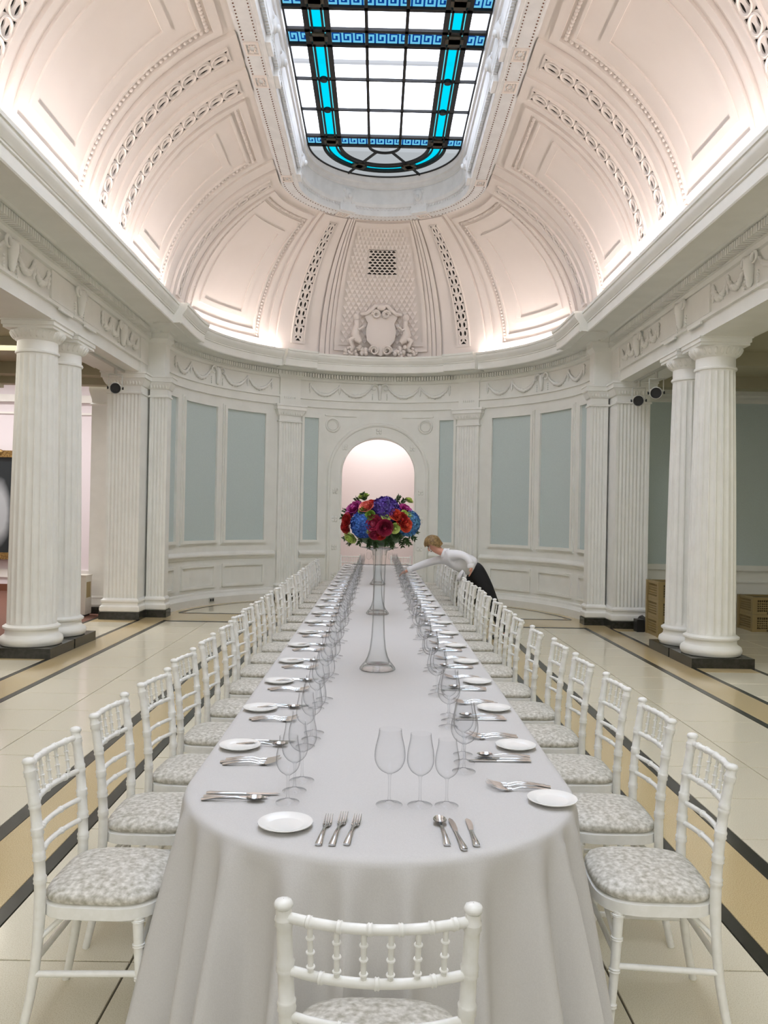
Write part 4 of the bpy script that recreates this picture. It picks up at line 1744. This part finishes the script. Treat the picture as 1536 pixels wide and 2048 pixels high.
# (kind, colour, size, pixel-free offsets in metres: x across, z up from the bouquet's heart)
FL = [('hydrangea', 'purple', .084, .035, .115), ('hydrangea', 'blue', .078, -.128, -.018), ('hydrangea', 'teal', .078, .215, .005),
      ('peony', 'magenta', .060, -.165, .088), ('peony', 'crimson', .060, -.045, -.008), ('peony', 'magenta', .050, .155, .085),
      ('rose', 'pink', .046, -.083, .090), ('rose', 'crimson', .052, .025, -.025), ('rose', 'orange', .040, .085, .048),
      ('rose', 'orange', .046, .148, -.008), ('rose', 'red', .044, .122, .022), ('rose', 'red', .042, -.195, .015), ('rose', 'red', .040, -.205, -.03),
      ('rose', 'lime', .040, -.105, .152), ('rose', 'lime', .044, -.175, -.088), ('rose', 'lime', .034, .085, -.028), ('peony', 'lime', .036, .035, .048),
      ('rose', 'lime', .030, .172, .135), ('rose', 'green', .032, -.060, .043), ('rose', 'green', .028, -.105, .070), ('rose', 'lime', .026, .140, .055), ('rose', 'lime', .028, .168, .040),
      ('rose', 'crimson', .040, -.030, -.062), ('rose', 'red', .036, .000, -.068), ('rose', 'red', .034, -.055, .110), ('rose', 'lime', .022, -.072, -.045)]


def bouquet(x, y, label):
    t = thing('flower_arrangement', label, 'flowers', (x, y, Z0 + .90), 0, 'flower arrangements on the tall vases')
    MB().ball((0, 0, -.03), (.17, .17, .12), 14, 8).build('foliage_heart', M['foliage'], t, 60)
    RX, RZ = .245, .165

    def at(px, pz, back=False, sink=0.):
        e = math.sqrt(max(.02, 1 - (px / RX) ** 2 - ((pz - .0) / RZ) ** 2)) if (px / RX) ** 2 + (pz / RZ) ** 2 < 1 else .14
        p = Vector((px, -RX * e * (1 - sink) * (-1 if back else 1), pz))
        d = Vector((p.x / RX ** 2, p.y / RX ** 2, p.z / RZ ** 2)).normalized()
        return p, d
    for back in (False, True):
        for kd, c, size, px, pz in FL:
            if kd == 'hydrangea':
                p, d = at(px * .92, pz * .80, back)
                p = p * .84
                mb, bl = hydrangea(size), 'hydrangea_head'
            elif kd == 'rose':
                p, d = at(px, pz, back)
                p = p - d * size * .2
                mb, bl = rose(size), 'rose'
            else:
                p, d = at(px, pz, back)
                p = p - d * size * .5
                mb, bl = peony(size), 'peony'
            X = Matrix.Translation(p) @ d.to_track_quat('Z', 'Y').to_matrix().to_4x4()
            o = MB()
            o.add(mb.v, mb.f, X)
            o.build(bl, FM[c], t, 60, label='%s %s' % ({'purple': 'deep purple', 'blue': 'bright blue', 'teal': 'teal blue', 'magenta': 'magenta', 'crimson': 'crimson', 'red': 'red', 'orange': 'coral orange', 'pink': 'salmon pink', 'lime': 'pale lime', 'green': 'green'}[c], bl.replace('_', ' ')))
            if kd == 'hydrangea' and c == 'teal' and back is False:
                pass
    sp = [(-.115, .155, -20), (-.15, .14, -45), (.115, .15, 25), (.14, .13, 40), (-.225, .07, -70), (-.235, .03, -80), (-.225, -.10, -120), (-.20, -.12, -140),
          (-.075, -.125, 190), (-.085, -.115, 175), (-.04, -.13, 170), (.085, -.12, 170), (.10, -.125, 190), (.155, -.115, 165), (.17, -.105, 140), (.19, -.10, 150), (.21, -.085, 120), (.06, -.07, 160), (.09, -.07, 120), (.12, -.06, 150), (.05, -.10, 180), (.23, -.05, 110), (-.14, -.11, 200)]
    for px, pz, a in sp:
        p, d = at(px * .9, pz * .9, False, .3)
        p *= .88
        q = Vector((sin(R(a)), -.35, cos(R(a)))).normalized()
        for m in range(2):
            X = Matrix.Translation(p) @ q.to_track_quat('Z', 'Y').to_matrix().to_4x4() @ Matrix.Rotation(m * 1.5 + random.random(), 4, 'Z')
            mb = sprig(4, random.uniform(.035, .055))
            o = MB()
            o.add(mb.v, mb.f, X)
            o.build('leaf_sprig', M['foliage'], t, 0, kind='stuff')
    return t


VN = (('nearest', 5.07), ('middle', 7.95), ('farthest', 11.4))
v0 = vase(TX - .01, 5.07, 'tall clear trumpet vase, nearest of three, under the mixed flowers')
dup(v0, (TX - .01, 7.95, Z0), 0, 'tall clear trumpet vase, middle of three, behind the nearest vase')
dup(v0, (TX - .01, 11.4, Z0), 0, 'tall clear trumpet vase, farthest of three along the table')
b0 = bouquet(TX - .01, 5.07, 'round mixed bouquet of purple, blue and red flowers on the nearest vase')
dup(b0, (TX - .01, 7.95, Z0 + .90), .0, 'round mixed bouquet on the middle vase, hidden behind the nearest bouquet')
dup(b0, (TX - .01, 11.4, Z0 + .90), .0, 'round mixed bouquet on the farthest vase, hidden behind the nearest bouquet')

# ================================================================== WAITRESS


def skin(name, verts, edges, radii, material, parent, levels=2, root=0):
    me = bpy.data.meshes.new(name)
    me.from_pydata([Vector(v) for v in verts], edges, [])
    o = bpy.data.objects.new(name, me)
    col.objects.link(o)
    o.modifiers.new('Skin', 'SKIN')
    for i, r in enumerate(radii):
        sv = me.skin_vertices[0].data[i]
        sv.radius = r if hasattr(r, '__len__') else (r, r)
        sv.use_root = i == root
    ss = o.modifiers.new('Sub', 'SUBSURF')
    ss.levels = ss.render_levels = levels
    dg = bpy.context.evaluated_depsgraph_get()
    nm = bpy.data.meshes.new_from_object(o.evaluated_get(dg))
    o.modifiers.clear()
    o.data = nm
    nm.name = name
    nm.materials.clear()
    nm.materials.append(material)
    nm.polygons.foreach_set('use_smooth', [True] * len(nm.polygons))
    o.parent = parent
    return o


class Sk:
    def __init__(s):
        s.v, s.e, s.r = [], [], []

    def pt(s, p, r, prev=None):
        s.v.append(p)
        s.r.append(r)
        i = len(s.v) - 1
        if prev is not None:
            s.e.append((prev, i))
        return i

    def chain(s, pts, prev):
        for p, r in pts:
            prev = s.pt(p, r, prev)
        return prev


wm = thing('person', 'person with short blond hair, white shirt and black trousers, leaning over the table', 'person')
k = Sk()
pel = k.pt((1.43, 11.76, .97), .09)
sp1 = k.pt((1.27, 11.78, 1.07), .08, pel)
sp2 = k.pt((1.12, 11.79, 1.135), .09, sp1)
nk0 = k.pt((.985, 11.81, 1.185), .062, sp2)
nk1 = k.pt((.915, 11.84, 1.205), .052, nk0)
hd0 = k.pt((.850, 11.87, 1.255), .078, nk1)
hd1 = k.pt((.800, 11.885, 1.315), .085, hd0)
hd2 = k.pt((.785, 11.89, 1.365), .055, hd1)


def hand(k, prev, base, dirv, palm_n, side, L=.085, curl=.5):
    """palm and five separate fingers growing from the wrist"""
    d = Vector(dirv).normalized()
    n = Vector(palm_n).normalized()
    s = d.cross(n).normalized() * side
    b = Vector(base)
    w1 = k.pt(tuple(b), .022, prev)
    pm = k.pt(tuple(b + d * .045), .026, w1)
    for i, (o, l) in enumerate(((-.027, .8), (-.009, 1.), (.009, .95), (.026, .75))):
        p0 = b + d * .075 + s * o
        pts = [(tuple(p0), .0095)]
        q, dd = p0, d.copy()
        for m in range(3):
            dd = (dd + n * curl * .55).normalized()
            q = q + dd * (L * l / 3)
            pts.append((tuple(q), .0085 - .0008 * m))
        k.chain(pts, pm)
    p0 = b + d * .03 - s * .028
    t1 = p0 + (d * .5 - s * .7 + n * .4).normalized() * .03
    t2 = t1 + (d * .8 + n * .5).normalized() * .028
    k.chain([(tuple(p0), .012), (tuple(t1), .0095), (tuple(t2), .0085)], w1)


# near (left) arm, bent back with the hand resting on the chair
sL = k.pt((1.065, 11.63, 1.165), .055, sp2)
eL = k.chain([((1.17, 11.52, 1.185), .042), ((1.262, 11.46, 1.15), .038), ((1.30, 11.43, 1.06), .030)], sL)
hand(k, eL, (1.305, 11.425, 1.035), (.02, -.05, -1), (-1, .1, -.1), 1, .075, .5)
# far (right) arm reaching across the plates
sR = k.pt((.985, 11.96, 1.10), .052, sp2)
eR = k.chain([((.86, 12.05, 1.075), .040), ((.70, 12.12, 1.02), .036), ((.53, 12.22, .94), .030)], sR)
hand(k, eR, (.445, 12.27, .895), (-.85, .35, -.42), (.1, 0, -1), 1, .075, .6)
# legs
LEG = (((1.46, 11.69, .90), (1.56, 11.69, .70), (1.66, 11.68, .48), (1.75, 11.68, .27), (1.82, 11.68, .085)),
       ((1.41, 11.85, .88), (1.36, 11.88, .68), (1.31, 11.90, .48), (1.32, 11.90, .27), (1.34, 11.90, .085)))
for q in LEG:
    f = Vector(q[4])
    k.chain(list(zip(q, (.08, .075, .055, .048, .036))) + [(tuple(f + Vector((-.065, 0, -.05))), .034), (tuple(f + Vector((-.155, 0, -.057))), .028)], pel)
body = skin('body', k.v, k.e, k.r, M['skin'], wm, 2, pel)
# face
hx = Vector((.80, 11.885, 1.315))
fdir = Vector((-.72, -.28, -.62)).normalized()         # looking down at the glass
updir = (Vector((-.55, 0, .83)) - fdir * Vector((-.55, 0, .83)).dot(fdir)).normalized()
sd = updir.cross(fdir).normalized()


def hp(f, s, u):
    return hx + fdir * f + sd * s + updir * u


MB().tube([hp(.080, 0, .005), hp(.098, 0, -.018), hp(.104, 0, -.032), hp(.084, 0, -.040)], [.008, .011, .014, .010], 8).build('nose', M['skin'], wm, 60)
MB().tube([hp(.080, -.024, -.064), hp(.088, 0, -.062), hp(.080, .024, -.064)], [.004, .007, .004], 6).build('mouth', M['red_lip'] if 'red_lip' in M else M['skirt'], wm, 60)
for s in (-1, 1):
    e = MB().ball(tuple(hp(.076, s * .031, .002)), .0085, 8, 6).build('eye', M['china'], wm, 60)
    MB().ball(tuple(hp(.083, s * .031, .002)), .0045, 6, 5).build('iris', M['plastic'], e, 60)
    MB().ball(tuple(hp(.0, s * .084, -.005)), (.022, .012, .030), 8, 6).build('ear', M['skin'], wm, 60)
# hair: a cap of overlapping locks
mb = MB()
Xh = Matrix((sd, fdir, updir)).transposed().to_4x4()
Xh.translation = hx
rows = []
for i in range(11):
    th = i / 10
    row = []
    for q in range(28):
        a = 2 * PI * q / 28
        face = max(0., sin(a))                      # +fdir side
        zmin = -.085 + .125 * min(1, face * 1.6) ** 1.0
        z = .135 + (zmin - .135) * (th ** 1.15)
        u = max(-1., min(1., z / .138))
        rr = .120 * math.sqrt(max(0., 1 - (u * u if z > 0 else u * u * .35)))
        rr *= 1 + .035 * sin(a * 7 + i) + .02 * sin(a * 13)
        row.append((rr * .95 * cos(a), rr * 1.04 * sin(a) - .006, z))
    rows.append(row)
mb.grid(rows, Xh, True)
b0_ = len(mb.v)
mb.f.append(tuple(range(28)))
mb.build('hair', M['hair'], wm, 70)
# shirt: torso with collar and two sleeves
k = Sk()
h0 = k.pt((1.43, 11.76, .985), (.17, .15))
a1 = k.pt((1.30, 11.78, 1.04), (.175, .155), h0)
a2 = k.pt((1.17, 11.79, 1.085), (.205, .165), a1)
a3 = k.pt((1.06, 11.80, 1.15), (.17, .125), a2)
a4 = k.pt((.985, 11.815, 1.185), (.085, .075), a3)
l1 = k.pt((1.06, 11.63, 1.17), .078, a3)
k.chain([((1.17, 11.53, 1.188), .064), ((1.262, 11.462, 1.155), .058), ((1.297, 11.435, 1.085), .056), ((1.303, 11.43, 1.045), .046)], l1)
r1 = k.pt((.985, 11.95, 1.105), .074, a3)
k.chain([((.86, 12.05, 1.075), .062), ((.70, 12.12, 1.02), .057), ((.57, 12.20, .96), .052), ((.49, 12.245, .92), .042)], r1)
shirt = skin('shirt', k.v, k.e, k.r, M['shirt'], wm, 2, h0)
cl2 = MB()
nd = Vector((-.85, .15, .35)).normalized()
Xn = Matrix.Translation((.965, 11.82, 1.19)) @ nd.to_track_quat('Z', 'Y').to_matrix().to_4x4()
cl2.lathe([(.098, -.045), (.080, -.01), (.066, .028), (.063, .030), (.070, .0), (.080, -.03)], 18, Xn)
cl2.build('collar', M['shirt'], shirt, 60)
for c, d in (((1.303, 11.43, 1.045), Vector((.05, -.05, -1))), ((.50, 12.24, .925), Vector((-.8, .35, -.45)))):
    X = Matrix.Translation(c) @ d.normalized().to_track_quat('Z', 'Y').to_matrix().to_4x4()
    MB().lathe([(.044, -.03), (.050, -.025), (.051, .025), (.047, .03), (.040, .02)], 16, X).build('cuff', M['shirt'], shirt, 50)
# trousers and shoes
k = Sk()
h0 = k.pt((1.45, 11.77, .965), (.19, .18))
k.pt((1.345, 11.77, 1.02), (.19, .17), h0)
for q in LEG:
    k.chain(list(zip(q, (.125, .112, .09, .082, .074))), h0)
skin('trousers', k.v, k.e, k.r, M['trouser'], wm, 2, h0)
for y, kx in ((11.68, 0.), (11.90, -.48)):
    MB().tube([(1.865 + kx, y, .035), (1.82 + kx, y, .045), (1.75 + kx, y, .04), (1.66 + kx, y, .03), (1.62 + kx, y, .024)], [.025, .038, .04, .036, .018], 10, flat=.85).build('shoe', M['plastic'], wm, 60)
# white cloth she leans on, over the chair back
rows = []
for i in range(9):
    v = i / 8
    row = []
    for q in range(15):
        u = q / 14
        a = -1 + 2 * v
        x = 1.18 + a * .055 + .012 * sin(u * 9 + v * 3)
        z = .975 - abs(a) ** 1.5 * .13 + .014 * sin(u * 11 + a * 2) - .018 * u
        row.append((x, 11.36 + u * .25, z))
    rows.append(row)
mb = MB().grid(rows)
o = mb.build('service_cloth', M['shirt'], None, 60)
tag(o, 'crumpled white cloth draped over the chair back under the leaning person', 'cloth')
sm = o.modifiers.new('Solid', 'SOLIDIFY')
sm.thickness = .012

# ================================================================== SPOTLIGHTS ON THE BEAM


def spot(x, y, z, rz, label):
    t = thing('track_spotlight', label, 'spotlight', (x, y, z), rz, 'pale spotlights under the colonnade beams')
    X = Matrix.Rotation(R(100), 4, 'X')
    MB().lathe([(.001, -.13), (.062, -.13), (.078, -.115), (.082, -.06), (.082, .02), (.09, .025), (.09, .05), (.082, .055), (.084, .12), (.078, .12), (.076, .03), (.001, .03)], 22, X).build('housing', M['lampgrey'], t, 40)
    MB().lathe([(.001, .045), (.076, .045), (.076, .118), (.070, .118), (.068, .06), (.001, .06)], 22, X).build('lens_hood', M['plastic'], t, 40)
    for s in (-1, 1):
        MB().box(s * .098 - .007, s * .098 + .007, -.018, .018, -.01, .20).build('yoke_arm', M['lampgrey'], t, 0)
        MB().lathe([(.001, -.012), (.022, -.012), (.022, .012), (.001, .012)], 10, Matrix.Translation((s * .108, 0, 0)) @ Matrix.Rotation(R(90), 4, 'Y')).build('knob', M['plastic'], t, 40)
    MB().box(-.105, .105, -.018, .018, .195, .21).build('yoke_bar', M['lampgrey'], t, 0)
    MB().lathe([(.001, .21), (.02, .21), (.02, .30), (.001, .30)], 10).build('stem', M['lampgrey'], t, 40)


for s in (-1, 1):
    b = MB().box(s * 4.0 - .02, s * 4.0 + .02, 10.95, 12.95, 3.865, 3.9)
    o = b.build('light_track', M['lampgrey'], None, 0)
    tag(o, 'thin lighting track under the %s colonnade beam' % ('left' if s < 0 else 'right'), 'track')
spot(-4.0, 12.55, 3.565, R(18), 'pale spotlight hanging under the left colonnade beam')
spot(4.0, 12.75, 3.565, R(-20), 'pale spotlight on the right beam, lower in the picture, over the corner pier')
spot(4.0, 11.95, 3.565, R(-20), 'pale spotlight on the right beam, nearer the columns')

# ================================================================== CRATES, CASE, BOX, PAINTING


def crate(x, y, z, label):
    t = thing('dish_crate', label, 'crate', (x, y, z), 0, 'brown plastic dish crates by the right aisle wall')
    L, H = .5, .27
    mb = MB().box(-L / 2 + .03, L / 2 - .03, -L / 2 + .03, L / 2 - .03, .02, H - .03)
    mb.build('dark_inside', M['cratein'], t, 0)
    for s in (-1, 1):
        for u in (-1, 1):
            MB().box(s * L / 2 - .035, s * L / 2 + .035, u * L / 2 - .035, u * L / 2 + .035, 0, H).build('corner_post', M['crate'], t, 0)
    for z0, z1 in ((0, .045), (H - .045, H)):
        for s in (-1, 1):
            MB().box(-L / 2, L / 2, s * L / 2 - .02, s * L / 2 + .02, z0, z1).build('rail', M['crate'], t, 0)
            MB().box(s * L / 2 - .02, s * L / 2 + .02, -L / 2, L / 2, z0, z1).build('rail', M['crate'], t, 0)
    for i in range(4):
        zz = .075 + .036 * i
        for s in (-1, 1):
            MB().box(-L / 2, L / 2, s * L / 2 - .012, s * L / 2 + .012, zz - .008, zz + .008).build('slat', M['crate'], t, 0)
            MB().box(s * L / 2 - .012, s * L / 2 + .012, -L / 2, L / 2, zz - .008, zz + .008).build('slat', M['crate'], t, 0)
    mb = MB()
    for i in range(13):
        x_ = -.2 + .4 * i / 12
        for s in (-1, 1):
            mb.box(x_ - .005, x_ + .005, s * L / 2 - .010, s * L / 2 + .010, .045, H - .045)
            mb.box(s * L / 2 - .010, s * L / 2 + .010, x_ - .005, x_ + .005, .045, H - .045)
    mb.build('lattice', M['crate'], t, 0, kind='stuff')
    MB().box(-.05, .05, -L / 2 - .028, -L / 2, .005, .035).build('handle_slot', M['cratein'], t, 0)


for i, nm in enumerate(('lowest', 'middle', 'topmost')):
    crate(4.43, 12.42, .0 + .272 * i, 'brown plastic dish crate, %s of the stack of three behind the right columns' % nm)
for i, nm in enumerate(('lower', 'upper')):
    crate(6.20, 13.25, .0 + .272 * i, 'brown plastic dish crate, %s of the pair at the right edge' % nm)
t = thing('equipment_bag', 'black equipment bag on the floor beside the right corner pier', 'bag', (4.30, 12.86, 0))
mb = MB()
rows = []
for z, g_ in ((0, .0), (.02, .012), (.16, .012), (.20, -.01), (.22, -.05)):
    rows.append([((.19 + g_) * math.copysign(abs(cos(a)) ** .4, cos(a)), (.13 + g_) * math.copysign(abs(sin(a)) ** .4, sin(a)), z + .02 * sin(3 * a) * (z > .1)) for a in [2 * PI * q / 24 for q in range(24)]])
mb.grid(rows, cu=True)
mb.f.append(tuple(range(96, 120)))
mb.build('bag_body', M['plastic'], t, 40)
MB().tube([(-.10, 0, .20), (-.08, -.03, .27), (.06, -.03, .28), (.10, 0, .21)], .012, 6).build('handle', M['plastic'], t, 60)
MB().box(-.28, -.17, -.16, .02, 0, .19).build('side_pocket', M['plastic'], t, 0)

t = thing('white_cabinet', 'small white cabinet on the floor beyond the left columns', 'cabinet', (-4.90, 13.48, 0))
MB().box(-.24, .24, -.14, .14, .03, .645).build('body', M['box'], t, 0)
MB().box(-.25, .25, -.15, .15, .645, .665).build('top', M['box'], t, 0)
MB().box(.24, .246, -.10, .08, .30, .55).build('label_panel', M['crate'], t, 0)
for x in (-.2, .2):
    MB().box(x - .03, x + .03, -.1, .1, 0, .03).build('foot', M['plastic'], t, 0)

t = thing('painting', 'large dark oil painting in a gilt frame on the far left wall', 'painting', (-8.36, 17.33, .0))
mc = bpy.data.materials.new('painted_canvas')
mc.use_nodes = True
nt = mc.node_tree
b = nt.nodes['Principled BSDF']
b.inputs['Roughness'].default_value = .4
tc = nt.nodes.new('ShaderNodeTexCoord')
mp_ = nt.nodes.new('ShaderNodeMapping')
mp_.inputs['Location'].default_value = (-1.55, 0, -2.15)
mp_.inputs['Scale'].default_value = (3.2, 1, 1.25)
nt.links.new(tc.outputs['Object'], mp_.inputs['Vector'])
nz = nt.nodes.new('ShaderNodeTexNoise')
nz.inputs['Scale'].default_value = 3.
nt.links.new(tc.outputs['Object'], nz.inputs['Vector'])
ad = nt.nodes.new('ShaderNodeMix')
ad.data_type = 'VECTOR'
ad.inputs[0].default_value = .18
nt.links.new(mp_.outputs[0], ad.inputs[4])
nt.links.new(nz.outputs['Color'], ad.inputs[5])
gr = nt.nodes.new('ShaderNodeTexGradient')
gr.gradient_type = 'SPHERICAL'
nt.links.new(ad.outputs[1], gr.inputs['Vector'])
cr = nt.nodes.new('ShaderNodeValToRGB')
cr.color_ramp.elements[0].color = (.012, .018, .02, 1)
cr.color_ramp.elements[1].color = (.42, .45, .46, 1)
cr.color_ramp.elements[0].position = .22
cr.color_ramp.elements[1].position = .55
nt.links.new(gr.outputs['Fac'], cr.inputs['Fac'])
nt.links.new(cr.outputs['Color'], b.inputs['Base Color'])
MB().box(-.78, .78, -.01, .03, .80, 2.78).build('canvas', mc, t, 0)
for x0, x1, z0, z1 in ((-.92, .92, .66, .80), (-.92, .92, 2.78, 2.92), (-.92, -.78, .80, 2.78), (.78, .92, .80, 2.78)):
    MB().box(x0, x1, -.08, .05, z0, z1).build('frame_rail', M['gilt'], t, 0)
mb = MB()
for x in (-.85, -.45, 0, .45, .85):
    for z in (.70, 2.88):
        mb.ball((x, -.07, z), (.14, .04, .07), 8, 5)
mb.build('carved_ornament', M['gilt'], t, 60, kind='stuff')

# socket on the skirting of the round wall
X = local(FA(-60), RW - .095, .09)
t = thing('wall_socket', 'small dark double socket low on the round wall at left', 'socket', X.translation, R(60))
MB().box(-.065, .065, -.012, .0, -.045, .045).build('plate', M['lampgrey'], t, 0)
for s in (-1, 1):
    MB().box(s * .03 - .02, s * .03 + .02, -.018, -.012, -.025, .025).build('socket_hole', M['plastic'], t, 0)
